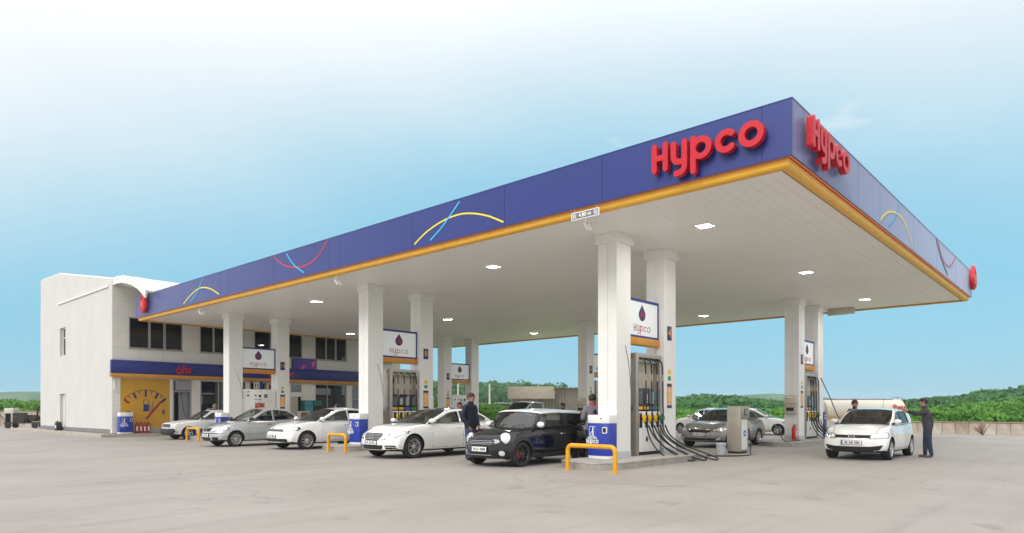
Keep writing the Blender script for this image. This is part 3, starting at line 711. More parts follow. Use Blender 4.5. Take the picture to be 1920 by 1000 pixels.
waste_bin(13.90, 20.115, .17, 0, 'blue and white waste bin behind the yellow barrier, left of the white saloon')
waste_bin(13.90, 30.915, .17, 0, 'blue and white waste bin partly hidden behind the silver car')
waste_bin(12.44, 38.02, .15, R(90), 'blue and white waste bin standing against the shop corner')

m_disp = M('display_black', (.012, .012, .014), .18, coat=.6)
def nozzle(parent, x, y, z, mat):
    n = P('nozzle', MB().box(-.035, -.11, -.10, .035, -.02, .07).box(-.028, -.15, -.02, .028, -.10, .10), mat, parent, (x, y, z), (R(-14), 0, 0), bevel=.016)
    P('spout', MB().tube([(0, -.06, .05), (0, -.02, .14), (0, .03, .22)], .016, 8), m_steel, n, smooth=True)
    P('trigger_guard', MB().tube([(0, -.11, -.08), (0, -.17, -.06), (0, -.18, .02), (0, -.13, .07)], .010, 6), m_black, n, smooth=True)
    P('hose_swivel', MB().tube([(0, -.06, -.10), (0, -.07, -.17)], .018, 8), m_black, n, smooth=True)
def hoses(t, xs, W, y0, mats, reach, ht, seed):
    rnd = random.Random(seed)
    for k, x in enumerate(xs):
        q = reach[k]; yo = y0 - .12; ex = x + .13
        dn = [(x, y0 + .06, ht), (x + .01, yo + .02, ht - .06), (x + .02, yo - .02, ht - .25), (x + .02, yo - .03, 1.9), (x + .04, yo - .03, 1.2), (x + .10, yo - .05, .6), (x + .18 + .15 * q, yo - .18 - .35 * q, .16),
              (x + .36 + .30 * q, yo - .42 - .72 * q, .03 - .145), (x + .62 + .34 * q, yo - .60 - .60 * q, .03 - .145), (x + .80 + .25 * q, yo - .42 - .30 * q, .03), (x + .62 + .15 * q, yo - .20 - .1 * q, .22), (x + .30, yo - .12, .50), (x + .06, yo - .08, .80)]
        P('hose', MB().tube(catmull(dn, 6), .020, 8), m_hose, t, smooth=True)
        P('hose_sleeve', MB().cyl((x + .02, yo - .026, ht - .42), (x + .02, yo - .028, ht - .60), .025, n=8), m_steel2, t, smooth=True)
        nozzle(t, x + .05, y0 - .01, .98, mats[k])
def pump(x0, x1, y0, y1, z0, label, seed=0, drape=True, reach=(.2, .5, .75, 1.0), back=True):
    t = thing('fuel_pump', label, 'fuel pump', ((x0 + x1) / 2, y0, z0)); w = (x1 - x0) / 2; d = y1 - y0; H = 2.74
    P('plinth', MB().box(-w + .05, .04, 0, w - .02, d - .04, .09), m_black, t)
    P('side_post', MB().box(-w, -.03, 0, -w + .13, d + .03, H), m_steel, t, bevel=.008)
    P('side_post', MB().box(w - .07, 0, .09, w, d, H - .002), m_steel, t, bevel=.008)
    for zz in (2.60, 2.64, 2.68, 1.2, 1.24, 1.28, 1.32): P('vent_slot', MB().box(-w - .003, .06, zz, -w + .01, .20, zz + .014), m_black, t)
    P('hose_beam', MB().box(-w + .132, -.03, H - .12, w - .072, d, H - .001).box(-w + .132, .05, H - .24, w - .072, d - .05, H - .122), m_steel, t, bevel=.006)
    cab = P('cabinet', MB().box(-w + .132, 0, .092, w - .072, d, 1.18), m_pwhite, t, bevel=.006)
    xs = [-w + .26 + (2 * w - .46) * k / 3 for k in range(4)]
    for x in xs: P('nozzle_holster', MB().box(x - .07, -.012, .74, x + .07, .02, 1.13), m_black, cab, bevel=.01)
    dsp = P('display_unit', MB().box(-w + .132, -.006, 1.182, w - .072, d + .006, 1.80), m_disp, t, bevel=.006)
    for k in range(4):
        x = xs[k]; P('price_window', MB().box(x - .09, -.012, 1.38, x + .07, -.005, 1.70), M('lcd', (.10, .105, .11), .2) if k != 2 else M('keypad', (.35, .36, .36), .4), dsp)
        P('grade_label', MB().box(x - .12, -.0115, 1.23, x + .10, -.005, 1.31), [m_pyel, m_pyel, m_pbl, m_pgr][k], dsp)
    mb = MB()
    for r_ in range(4):
        for c_ in range(3): mb.box(xs[1] - .06 + c_ * .04, -.0135, 1.42 + r_ * .06, xs[1] - .035 + c_ * .04, -.012, 1.46 + r_ * .06)
    P('keypad', mb, m_pwhite, dsp)
    if back: P('back_panel', MB().box(-w + .132 + .30, d * .45, 1.802, w - .072, d * .45 + .06, H - .12), m_beige, t)
    P('emblem', MB().prism([(xs[1] + .02 + p[0], .42 + p[1]) for p in drop_poly(.06, 1.7)], -.004, .002, 'y'), m_drop, cab)
    if drape: hoses(t, xs, w, 0, [m_pyel, m_pyel, m_pyel, m_green], reach, H - .14, seed)
    return t
m_green = M('nozzle_green', (.03, .20, .05), .4)
pump(15.35, 16.70, ROWY[0] + .06, ROWY[0] + .52, .17, 'tall steel and white fuel pump on the nearest island', 1)
pump(15.35, 16.70, ROWY[1] + .06, ROWY[1] + .52, .17, 'tall steel fuel pump behind the white saloon', 2, reach=(.1, .15, .2, .25))
pump(28.75, 30.2, ROWY[0] + .16, ROWY[0] + .62, .17, 'tall steel fuel pump on the back right island beside the white hatchback', 3, reach=(.3, .45, .7, .9))
pump(28.75, 30.2, ROWY[1] + .16, ROWY[1] + .62, .17, 'steel fuel pump at the back, seen behind the attendant', 4, reach=(.1, .15, .2, .25))
# long hose from the back right pump to the white hatchback
t = P('fuel_hose', MB().tube(catmull([(30.1, 9.3, 2.75), (29.0, 8.6, 1.9), (26.0, 7.4, 1.1), (24.6, 6.6, .92), (24.35, 6.35, .90)], 8), .02, 8), m_hose, smooth=True)
tag(t, 'long black hose stretched from the back right pump to the white hatchback', 'hose')
P('nozzle', MB().cyl((24.35, 6.35, .90), (24.2, 6.2, .88), .03, .022, 8), m_black, t)

def lpg_cabinet(x0, x1, y0, y1, z0, label, H=2.2):
    t = thing('gas_dispenser', label, 'dispenser', ((x0 + x1) / 2, y0, z0)); w = (x1 - x0) / 2; d = y1 - y0
    b = P('cabinet', MB().box(-w, 0, 0, w, d, H), m_pwhite, t, bevel=.02)
    pn = P('display_panel', MB().box(-w * .30, -.02, H - .62, w * .72, .0, H - .06), m_colm, t, bevel=.01)
    for xx, zz, sx_, sz in ((.0, .30, .06, .06), (.30, .30, .09, .09), (-.22, .33, .05, .03), (.03, .52, .02, .02), (-.2, .13, .03, .02), (.0, .13, .08, .02)):
        P('display', MB().box(xx - sx_, -.026, H - .62 + zz - sz, xx + sx_, -.019, H - .62 + zz + sz), m_black if sx_ < .08 else M('lcd_grey', (.14, .15, .17), .3), pn)
    P('knob', MB().cyl((-w * .72, 0, H - .3), (-w * .72, -.05, H - .3), .04, n=10).cyl((-w * .70, 0, H - .12), (-w * .70, -.03, H - .12), .025, n=10), m_black, t)
    P('poster', MB().box(-w * .28, -.008, H - 1.15, w * .30, -.001, H - .66), m_poster, t)
    P('edge_strip', MB().box(w + .002, .05, 0, w + .035, d - .05, H - .1), m_black, t)
    return t
def poster_mat():
    m = M('poster_print', (.4, .05, .03), .4); nt = m.node_tree; N = nt.nodes; L = nt.links; tc = N.new('ShaderNodeTexCoord'); n = N.new('ShaderNodeTexNoise'); n.inputs['Scale'].default_value = 4
    n.inputs['Detail'].default_value = 4; L.new(tc.outputs['Object'], n.inputs[0]); r = N.new('ShaderNodeValToRGB'); e = r.color_ramp.elements
    e[0].position = .35; e[0].color = (.06, .05, .04, 1); e[1].position = .5; e[1].color = (.45, .04, .02, 1); x = e.new(.62); x.color = (.55, .35, .25, 1)
    L.new(n.outputs[0], r.inputs[0]); L.new(r.outputs[0], N['Principled BSDF'].inputs['Base Color']); return m
m_poster = poster_mat()
lpg_cabinet(15.05, 16.72, ROWY[2] + .05, ROWY[2] + .55, .17, 'white gas dispenser cabinet between the columns nearest the shop')
lpg_cabinet(28.7, 30.2, ROWY[2] + .2, ROWY[2] + .65, .17, 'pale gas dispenser cabinet on the back left island', 2.15)
lpg_cabinet(23.2, 24.3, 31.4, 31.9, 0, 'small white dispenser top seen above the white hatchback roof', 1.75)

# free-standing gas unit in front of the grey saloon
g0 = at((1383 - 960) / 1254 * 20.9, 20.9)
t = thing('gas_unit', 'free-standing steel gas cabinet with white side in front of the grey saloon', 'dispenser', g0)
P('cabinet', MB().box(-.28, -.22, .10, .28, .22, 1.50), m_beigest := M('cabinet_steel', (.47, .43, .36), .42, metal=.5, var=.08), t, bevel=.012)
P('white_side', MB().box(-.22, -.232, .16, .20, -.221, 1.08), m_pwhite, t)
P('display_head', MB().box(-.27, -.27, 1.12, .27, -.222, 1.50), m_steel2, t, bevel=.01)
P('screen', MB().box(-.14, -.280, 1.22, .10, -.27, 1.42), m_disp, t); P('lcd', MB().box(-.06, -.283, 1.26, .08, -.280, 1.38), M('lcd_lit', (.40, .36, .20), .3), t)
P('yellow_tag', MB().box(.13, -.275, 1.40, .26, -.27, 1.49), m_pyel, t)
P('badge', MB().prism([(-.01 + .10 * math.cos(R(a)), .66 + .10 * math.sin(R(a))) for a in range(0, 360, 20)], -.232, -.236, 'y'), m_pbl, t)
P('badge_bar', MB().box(-.08, -.238, .64, .06, -.236, .68), m_pwhite, t)
P('foot_frame', MB().box(-.24, -.2, 0, -.2, .2, .10).box(.2, -.2, 0, .24, .2, .10).box(-.2, -.2, 0, .2, -.16, .1), m_black, t)
P('pad', MB().box(-.5, -.42, 0, .42, .5, .035), m_isltop, t, bevel=.01)
P('gun_holder', MB().box(.23, -.27, .82, .30, -.20, 1.02).tube([(.26, -.25, .95), (.30, -.32, .85), (.27, -.30, .74)], .02, 6), m_beige, t, bevel=.005)
P('hose', MB().tube(catmull([(.26, -.24, .8), (.28, -.30, .4), (.22, -.32, .10), (-.1, -.45, .02), (-.75, -.5, .02), (-1.3, -.15, .02), (-1.55, .3, .02)], 7), .018, 7), m_hose, t, smooth=True)
bk = at((1352 - 960) / 1254 * 20.8, 20.8)
t = thing('bucket', 'grey plastic bucket beside the free-standing gas cabinet', 'bucket', bk)
P('pail', MB().lathe([(.0, .0), (.125, .0), (.155, .36), (.14, .36), (.115, .02), (0, .02)], 20), M('bucket_grey', (.50, .52, .57), .5), t, smooth=True)
P('rim', MB().lathe([(.153, .30), (.163, .30), (.166, .365), (.150, .365)], 20, closed=True), M('bucket_rim', (.55, .57, .61), .5), t, smooth=True)
P('handle', MB().tube([(.16 * math.cos(R(a)), .16 * math.sin(R(a)) * .35 - .16, .33 - .10 * math.sin(R(a))) for a in range(0, 181, 15)], .005, 5), m_steel2, t)
# hose filling the grey saloon and coil at the island end
t = P('fuel_hose', MB().tube(catmull([(26.35, 9.9, .82), (26.1, 9.72, .78), (25.8, 9.5, .62), (25.65, 9.3, .3), (25.7, 9.2, .2), (26.2, 9.2, .195), (27.0, 9.15, .195), (27.6, 9.3, .20)], 8), .02, 8), m_hose, smooth=True)
tag(t, 'black gas hose from the grey saloon to the back right island', 'hose')
def terminal(x, y, z, label, rz=0):      # faces -X locally
    t = thing('payment_terminal', label, 'terminal', (x, y, z), rz)
    P('housing', MB().prism([(-.02, 0), (-.16, .03), (-.16, .40), (-.22, .46), (-.20, .70), (-.10, .78), (-.02, .78)], -.22, .22, 'y'), m_beige, t, bevel=.015)
    P('screen', MB().box(-.226, -.15, .50, -.205, .15, .66), m_disp, t, rot=(0, R(5), 0), loc=(0, 0, 0)); P('printer_slot', MB().box(-.172, -.15, .14, -.158, .15, .28), m_black, t)
    P('label_strip', MB().box(-.24, -.12, .665, -.20, .12, .69), m_pwhite, t)
    P('lock', MB().cyl((-.08, -.22, .4), (-.08, -.235, .4), .02, n=8), m_steel, t)
terminal(27.9, ROWY[0] + .42, 1.20, 'beige payment terminal on the back right column')
terminal(27.9, ROWY[1] + .42, 1.20, 'beige payment terminal on the back middle column')
t = thing('wall_cabinet', 'tall beige cabinet on the hidden side of the nearest right-hand column', 'cabinet', (17.42, ROWY[0] + .1, .17))
P('body', MB().box(.004, 0, .02, .13, .4, 1.75), m_beige, t, bevel=.01); P('door', MB().box(.02, -.008, 1.0, .12, 0, 1.7), m_cream, t)
t = thing('wall_cabinet', 'tall beige cabinet on the hidden side of the front middle column', 'cabinet', (17.42, ROWY[1] + .1, .17))
P('body', MB().box(.004, 0, .02, .13, .4, 1.75), m_beige, t, bevel=.01); P('door', MB().box(.02, -.008, 1.0, .12, 0, 1.7), m_cream, t)

def extinguisher(x, y, z, label, s=1, group=None):
    t = thing('fire_extinguisher', label, 'fire extinguisher', (x, y, z), group=group)
    P('cylinder', MB().lathe([(0, 0), (.075 * s, 0), (.08 * s, .02), (.08 * s, .42 * s), (.06 * s, .48 * s), (.025 * s, .50 * s), (0, .50 * s)], 16), m_exting, t, smooth=True)
    P('valve', MB().box(-.03, -.02, .50 * s, .03, .02, .56 * s).box(-.02, -.12, .545 * s, .02, .02, .56 * s), m_black, t)
    P('hose', MB().tube(catmull([(.03, 0, .53 * s), (.09, -.03, .48 * s), (.095, -.03, .3 * s), (.09, -.03, .15 * s)], 5), .012, 6), m_hose, t)
    P('label_patch', MB().lathe([(.0808 * s, .14 * s), (.0808 * s, .34 * s)], 16), m_pwhite, t) if False else P('label_patch', MB().box(-.04, -.084 * s, .12 * s, .04, -.078 * s, .34 * s), m_pwhite, t)
for k in range(4): extinguisher(12.99 + k * .19, 38.28, .15, ['leftmost of four red extinguishers beside the shop bin', 'second from the left of the red extinguishers by the bin', 'third from the left of the red extinguishers by the bin', 'rightmost of four red extinguishers by the gauge mural'][k], 1.02, 'fire extinguishers by the shop corner')
extinguisher(27.72, ROWY[0] + .25, .17, 'red extinguisher at the foot of the back right column', 1.1)
# blue bin behind the back right pump
t = thing('service_post', 'slim blue and white service post behind the white hatchback', 'post', (31.1, 9.55, .17))
P('post_body', MB().box(-.16, -.14, 0, .16, .14, 1.12), m_blue2, t, bevel=.01); P('panel', MB().box(-.10, -.146, .82, .10, -.14, 1.0), m_pwhite, t)
P('slot', MB().box(-.07, -.15, .86, .07, -.146, .96), m_black, t)

# ================================================================== SHOP BUILDING
BY = 38.75; BX0, BX1 = 11.97, 30.9
shop = thing('shop_building', 'white two-storey station shop with blue sign band and dark windows', 'building', (BX0, BY, 0))
OB = Vector((BX0, BY, 0))
def sp(name, mb, mat, par=None, **k):
    mb.v = [(v[0] - OB.x, v[1] - OB.y, v[2]) for v in mb.v]; return P(name, mb, mat, par or shop, **k)
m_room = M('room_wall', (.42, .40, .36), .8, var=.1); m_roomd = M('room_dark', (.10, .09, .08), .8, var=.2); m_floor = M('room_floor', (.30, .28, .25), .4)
UP = [(12.78, 15.54, (13.80, 14.58)), (16.48, 19.0, (17.27, 18.2)), (19.73, 22.96, (20.8, 21.9)), (23.89, 26.3, (24.72, 25.46)), (27.4, 30.1, (28.3, 29.2))]
GR = [(12.37, 14.83, 'mural'), (15.0, 16.0, 'door'), (16.5, 19.2, 'win'), (19.45, 22.0, 'win'), (22.1, 22.96, 'door2'), (23.9, 26.3, 'win'), (26.72, 29.0, 'win'), (29.4, 30.4, 'win')]
WZ0, WZ1 = 4.66, 6.30; GZ1 = 3.06
xs_ = sorted({BX0, BX1} | {v for u in UP for v in u[:2]} | {v for q in GR for v in q[:2]})
def split(x0, x1, m=1.25):
    n = max(1, round((x1 - x0) / m)); return [(x0 + (x1 - x0) * i / n, x0 + (x1 - x0) * (i + 1) / n) for i in range(n)]
def clad(x0, x1, z0, z1):
    for a, b in split(x0, x1):
        for c_, d_ in split(z0, z1, .8):
            sp('cladding_panel', MB().box(a + .005, BY, c_ + .005, b - .005, BY + .03, d_ - .005), m_white)
def solids(z0, z1, holes):
    x = BX0
    for h in sorted(holes):
        if h[0] - x > .02: clad(x, h[0], z0, z1)
        x = h[1]
    if BX1 - x > .02: clad(x, BX1, z0, z1)
solids(WZ0, WZ1, [u[:2] for u in UP]); clad(BX0, BX1, 4.02, WZ0); clad(BX0, BX1, WZ1, 7.9)
solids(.15, GZ1, [q[:2] for q in GR]); clad(BX0, BX1, GZ1, 4.02)
# backing walls with openings, floors and rooms
def back(z0, z1, holes):
    x = BX0 + .25; mb = MB()
    for h in sorted(holes) + [(BX1, BX1)]:
        if h[0] - x > .01: mb.box(x, BY + .032, z0, h[0], BY + .22, z1)
        x = h[1]
    sp('front_wall', mb, m_white)
back(WZ0, WZ1, [u[:2] for u in UP]); back(.15, GZ1, [q[:2] for q in GR if q[2] != 'mural'])
sp('front_wall', MB().box(BX0 + .25, BY + .032, GZ1, BX1, BY + .22, WZ0).box(BX0 + .25, BY + .032, WZ1, BX1, BY + .22, 7.9), m_white)
sp('floor_slab', MB().box(BX0 + .25, BY + .222, 3.1, BX1 - .2, 52.1, 3.4), m_room); sp('floor_slab', MB().box(BX0 + .25, BY + .222, .0, BX1 - .2, 52.1, .16), m_floor)
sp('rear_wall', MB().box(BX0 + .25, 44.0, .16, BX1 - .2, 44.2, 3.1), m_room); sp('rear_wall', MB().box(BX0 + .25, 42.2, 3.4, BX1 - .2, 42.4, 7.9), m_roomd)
sp('partition', MB().box(16.2, BY + .23, .16, 16.3, 44, 3.1).box(22.02, BY + .23, .16, 22.08, 41.5, 3.1), m_room)
sp('right_wall', MB().box(BX1 - .2, BY + .222, 0, BX1, 52.4, 7.9), m_white)
sp('roof_slab', MB().box(BX0 + .25, BY + .1, 7.9, BX1, 52.3, 8.05), m_white)
# upper windows
for x0, x1, mul in UP:
    f = MB().box(x0, BY + .03, WZ0, x1, BY + .12, WZ0 + .06).box(x0, BY + .03, WZ1 - .06, x1, BY + .12, WZ1).box(x0, BY + .03, WZ0 + .06, x0 + .06, BY + .12, WZ1 - .06).box(x1 - .06, BY + .03, WZ0 + .06, x1, BY + .12, WZ1 - .06)
    for m_ in mul: f.box(m_ - .06, BY + .025, WZ0 + .06, m_ + .06, BY + .12, WZ1 - .06)
    w = sp('window', f, m_frame)
    ed = [x0 + .06] + [q for m_ in mul for q in (m_ - .06, m_ + .06)] + [x1 - .06]
    for k in range(0, len(ed), 2): sp('pane', MB().box(ed[k], BY + .07, WZ0 + .06, ed[k + 1], BY + .08, WZ1 - .06), m_dkglass, w)
    sp('sill', MB().box(x0 - .05, BY - .04, WZ0 - .04, x1 + .05, BY - .001, WZ0 - .002), m_steel2, w)
# sign band
sp('sign_band', MB().box(BX0 - .10, BY - .22, 3.29, BX1, BY - .002, 3.99), m_blue2, bevel=.006)
for x in (14.2, 17.0, 19.6, 22.2, 24.8, 27.4): sp('band_seam', MB().box(x, BY - .2215, 3.29, x + .012, BY - .2, 3.99), m_navy)
sp('orange_trim', MB().box(BX0 - .13, BY - .26, 3.10, BX1, BY - .002, 3.286), m_oran, bevel=.012)
def band_word(x, txt, size):
    t = thing('shop_sign', 'red raised word on the blue shop band, ' + ('left one above the open door' if txt == 'fis' else 'right one mostly behind a column'), 'sign', (x, BY - .222, 3.56))
    P('drop_letter', MB().stroke(arc(0, -.03, .135, 0, 345, 23), .085, 0, -.04, 'y', closed=True).prism([(-.06, .12), (.05, .13), (-.03, .25)], 0, -.038, 'y'), m_red, t)
    text(txt, size, m_red, t, (.10 + .30 * (len(txt) / 3), -.02, .06), FACE_MY, .02, bold=.008)
band_word(15.25, 'fis', .62); band_word(20.7, 'market', .55)
# mural with fuel gauge
m_mural = M('mural_yellow', (.62, .335, .028), .5, var=.08, vscale=1.5); m_mbl = M('mural_navy', (.03, .035, .17), .5); m_mrd = M('mural_red', (.36, .03, .02), .5)
mur = sp('mural_panel', MB().box(12.38, BY + .0, .42, 14.82, BY + .03, GZ1 - .01), m_mural)
sp('mural_base', MB().box(12.38, BY + .0, .15, 14.82, BY + .03, .415), M('stone_base', (.40, .39, .37), .6, var=.1), None)
def mu(name, mb, mat): sp(name, mb, mat, mur)
cx_, cz_, rr_ = 13.60, 1.02, 1.42
A = lambda a, r: (cx_ + r * math.cos(R(a)), cz_ + r * math.sin(R(a)))
mu('gauge_arc', MB().stroke([A(a, rr_) for a in range(50, 118, 4)], .03, BY, BY - .004, 'y', cap=0), m_mbl)
mu('gauge_arc', MB().stroke([A(a, rr_) for a in range(117, 140, 4)], .035, BY, BY - .004, 'y', cap=0), m_mrd)
for a, r1, mt, w in ((139, 1.08, m_mrd, .12), (128, 1.22, m_mrd, .05), (116, 1.08, m_mbl, .11), (103, 1.24, m_mbl, .04), (90, 1.06, m_mbl, .10), (77, 1.24, m_mbl, .04), (64, 1.08, m_mbl, .11), (54, 1.24, m_mbl, .04), (44, 1.10, m_mbl, .12)):
    mu('gauge_tick', MB().stroke([A(a, rr_), A(a, r1)], w, BY, BY - .0055, 'y', cap=0), mt)
mu('gauge_needle', MB().stroke([(13.62, .88), (14.40, 1.86)], .11, BY, BY - .007, 'y', cap=0), m_mrd)
mu('pump_symbol', MB().stroke(rrect(13.50, 1.34, 13.74, 1.92, .02), .03, BY, BY - .005, 'y', closed=True).box(13.50, BY - .006, 1.34, 13.74, BY, 1.68).box(13.46, BY - .0065, 1.30, 13.78, BY, 1.345), m_mbl)
mu('pump_symbol_hose', MB().stroke(catmull([(13.76, 1.62, 0), (13.86, 1.58, 0), (13.84, 1.40, 0), (13.92, 1.35, 0), (13.97, 1.50, 0), (13.94, 1.72, 0), (14.0, 1.82, 0)], 4), .03, BY, BY - .0045, 'y'), m_mbl)
o = text('E', .36, m_mbl, mur, (12.74 - OB.x, -.003, 1.14), FACE_MY, .003, bold=.012); o = text('F', .36, m_mbl, mur, (14.52 - OB.x, -.003, 1.22), FACE_MY, .003, bold=.012)
# office door, open
fr = sp('door_frame', MB().box(15.0, BY - .01, .16, 15.06, BY + .14, GZ1).box(15.94, BY - .01, .16, 16.0, BY + .14, GZ1).box(15.06, BY - .01, 2.36, 15.94, BY + .14, 2.44).box(15.06, BY - .01, GZ1 - .07, 15.94, BY + .14, GZ1), m_frame)
sp('transom_pane', MB().box(15.07, BY - .16, 2.46, 15.93, BY - .15, GZ1 - .08), M('frosted', (.30, .29, .32), .3), fr)
dl = sp('door_leaf', MB().box(15.40, BY + .25, .18, 15.95, BY + .29, 2.34), M('door_grey', (.33, .32, .36), .4), fr)
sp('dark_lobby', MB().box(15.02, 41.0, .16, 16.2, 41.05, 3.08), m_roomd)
cab_ = sp('door_cable', MB().tube([(15.52, BY + .23, 2.3), (15.60, BY + .23, 1.8), (15.66, BY + .23, 1.3), (15.85, BY + .22, .9)], .012, 5), m_black, fr)
# shop windows and second door
for x0, x1, k in GR:
    if k == 'win':
        f = MB().box(x0, BY + .02, .16, x0 + .06, BY + .12, GZ1).box(x1 - .06, BY + .02, .16, x1, BY + .12, GZ1).box(x0 + .06, BY + .02, .16, x1 - .06, BY + .12, .5).box(x0 + .06, BY + .02, GZ1 - .06, x1 - .06, BY + .12, GZ1)
        mid = (x0 + x1) / 2 - .3; f.box(mid - .03, BY + .02, .5, mid + .03, BY + .12, GZ1 - .06)
        if x0 > 26: f.box(x0 + .06, BY + .02, 2.05, mid - .03, BY + .12, 2.15)
        w = sp('shop_window', f, m_frame)
        sp('pane', MB().box(x0 + .06, BY + .06, .5, mid - .03, BY + .07, GZ1 - .06), m_shglass, w); sp('pane', MB().box(mid + .03, BY + .06, .5, x1 - .06, BY + .07, GZ1 - .06), m_shglass, w)
    if k == 'door2':
        w = sp('glass_door', MB().box(x0, BY + .02, .16, x0 + .06, BY + .12, GZ1).box(x1 - .06, BY + .02, .16, x1, BY + .12, GZ1).box(x0 + .06, BY + .02, 2.2, x1 - .06, BY + .12, 2.5).box(x0 + .06, BY + .02, GZ1 - .06, x1 - .06, BY + .12, GZ1), m_colm)
        sp('pane', MB().box(x0 + .06, BY + .06, 2.5, x1 - .06, BY + .07, GZ1 - .06), m_shglass, w); sp('blind', MB().box(x0 + .08, BY + .09, .2, x1 - .25, BY + .10, 2.2), m_cream, w)
# wall piece by the corner
sp('wall_conduit', MB().tube([(12.08, BY - .03, 3.0), (12.08, BY - .03, 2.45), (12.16, BY - .03, 2.35), (12.32, BY - .03, 2.35)], .03, 6), m_white)
# side wall: openings split into blocks
SY1 = 52.4
def side(y0, y1, z0, z1): return (BX0, y0, z0, BX0 + .25, y1, z1)
mb = MB()
for b_ in [side(BY, 46.9, .15, 7.88), side(48.05, SY1, .15, 7.88), side(46.9, 48.05, 2.35, 4.66), side(46.9, 48.05, 6.36, 7.88), side(46.9, 48.05, .15, .36)]: mb.box(b_[0], max(b_[1], BY + .034), b_[2], *b_[3:])
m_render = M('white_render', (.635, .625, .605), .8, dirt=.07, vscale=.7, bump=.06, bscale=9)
sp('side_wall', mb, m_render)
sp('side_parapet', MB().prism([(BY, 7.882), (BY, 8.2), (48.3, 9.76), (SY1, 9.86), (SY1, 7.882)], BX0 + .01, BX0 + .25, 'x'), m_render)
sp('parapet_cap', MB().tube([(BX0 + .12, BY - .02, 8.22), (BX0 + .12, 48.3, 9.78), (BX0 + .12, SY1, 9.88)], .07, 4), m_colm)
sp('side_moulding', MB().box(BX0 - .07, BY + .5, 7.83, BX0 - .001, 48.3, 7.92), m_colm)
rw = sp('recess_window', MB().box(BX0 + .16, 46.9, 4.66, BX0 + .22, 48.05, 4.72).box(BX0 + .16, 46.9, 6.30, BX0 + .22, 48.05, 6.36).box(BX0 + .16, 46.9, 5.75, BX0 + .22, 48.05, 5.80).box(BX0 + .16, 46.9, 4.72, BX0 + .22, 46.98, 6.30).box(BX0 + .16, 47.97, 4.72, BX0 + .22, 48.05, 6.30), m_colm)
sp('pane', MB().box(BX0 + .18, 46.98, 4.72, BX0 + .19, 47.97, 6.30), glass('frost_pane', (.6, .6, .58), .12), rw); sp('blind', MB().box(BX0 + .23, 46.9, 4.66, BX0 + .24, 48.05, 6.36), m_cream, rw)
sp('recess_back', MB().box(BX0 + .16, 46.9, .36, BX0 + .22, 48.05, 2.35), m_render); sp('recess_pipe', MB().cyl((BX0 + .12, 47.5, .36), (BX0 + .12, 47.5, 2.3), .035, n=8), m_colm)
sp('skirting', MB().box(BX0 - .02, BY + .3, .15, BX0 - .001, SY1, .36), M('skirting_grey', (.22, .21, .21), .6, var=.15))
sp('rear_side_wall', MB().box(BX0, SY1 - .2, .15, BX1, SY1, 9.5), m_render) if False else None
# curved link roof
arcp = [(38.74, 8.22), (38.0, 8.23), (37.2, 8.16), (36.5, 8.02), (35.8, 7.84), (35.1, 7.58), (34.6, 7.32), (34.2, 7.06)]
inner = [(p[0] + .02, p[1] - .07) for p in arcp]
m_vault = M('vault_sheet', (.74, .70, .60), .45, var=.06)
lk = thing('link_roof', 'curved cream barrel roof joining shop and canopy', 'roof', (12.0, BY, 0)); OB2 = Vector((12.0, BY, 0))
def lp(name, mb, mat): mb.v = [(v[0] - OB2.x, v[1] - OB2.y, v[2]) for v in mb.v]; return P(name, mb, mat, lk)
lp('roof_sheet', MB().prism(arcp + inner[::-1], 12.10, 30.5, 'x'), m_vault)
lp('end_fascia', MB().prism([(p[0], p[1] + .03) for p in arcp] + [(p[0] + .12, p[1] - .34) for p in arcp][::-1], 12.0, 12.095, 'x'), m_colm)
for k in range(1, 6):
    p = arcp[k]; lp('stud', MB().cyl((11.985, p[0] + .05, p[1] - .15), (12.0, p[0] + .05, p[1] - .15), .03, n=8), m_steel2)
for k in range(7): lp('roof_rib', MB().tube([(12.6 + k * 2.6, p[0], p[1] + .005) for p in arcp], .02, 5), m_vault)
# paved walk round the shop
t = P('walkway', MB().box(11.2, 37.55, 0, 31.2, BY + .3, .13).box(11.2, BY + .302, 0, BX0 + .05, 56, .13), M('walk_paving', (.34, .325, .31), .75, var=.18, vscale=3)); kind(t, 'structure')
t = P('walkway_kerb', MB().box(11.06, 37.40, 0, 31.2, 37.548, .145).box(11.06, 37.55, 0, 11.198, 56, .145), M('kerb_stone', (.44, .40, .34), .8, var=.2, vscale=4)); kind(t, 'structure')

# things on and in the shop
t = thing('video_screen', 'wide lit advertising screen above the shop sign band', 'screen', (23.05, BY - .12, 4.28))
P('casing', MB().box(-.86, -.03, -.38, .86, .10, .38), m_black, t, bevel=.01)
def screen_mat():
    m = M('screen_picture', (.1, .05, .3), .3); nt = m.node_tree; N = nt.nodes; L = nt.links; tc = N.new('ShaderNodeTexCoord'); n = N.new('ShaderNodeTexNoise'); n.inputs['Scale'].default_value = 2.6; n.inputs['Detail'].default_value = 2
    L.new(tc.outputs['Object'], n.inputs[0]); r = N.new('ShaderNodeValToRGB'); e = r.color_ramp.elements; e[0].position = .4; e[0].color = (.02, .015, .12, 1); e[1].position = .66; e[1].color = (.45, .05, .04, 1); x = e.new(.56); x.color = (.05, .02, .16, 1)
    L.new(n.outputs[0], r.inputs[0]); b = N['Principled BSDF']; L.new(r.outputs[0], b.inputs['Base Color']); L.new(r.outputs[0], b.inputs['Emission Color']); b.inputs['Emission Strength'].default_value = .3; return m
P('picture', MB().box(-.82, -.034, -.34, .82, -.031, .34), screen_mat(), t)
t = thing('restroom_sign', 'small blue and white restroom sign under the shop band', 'sign', (19.78, BY - .15, 2.84))
P('board', MB().box(-.20, -.02, -.26, .42, .02, .26), m_blue2, t); P('white_field', MB().box(-.18, -.024, -.18, .18, -.02, .24), m_pwhite, t)
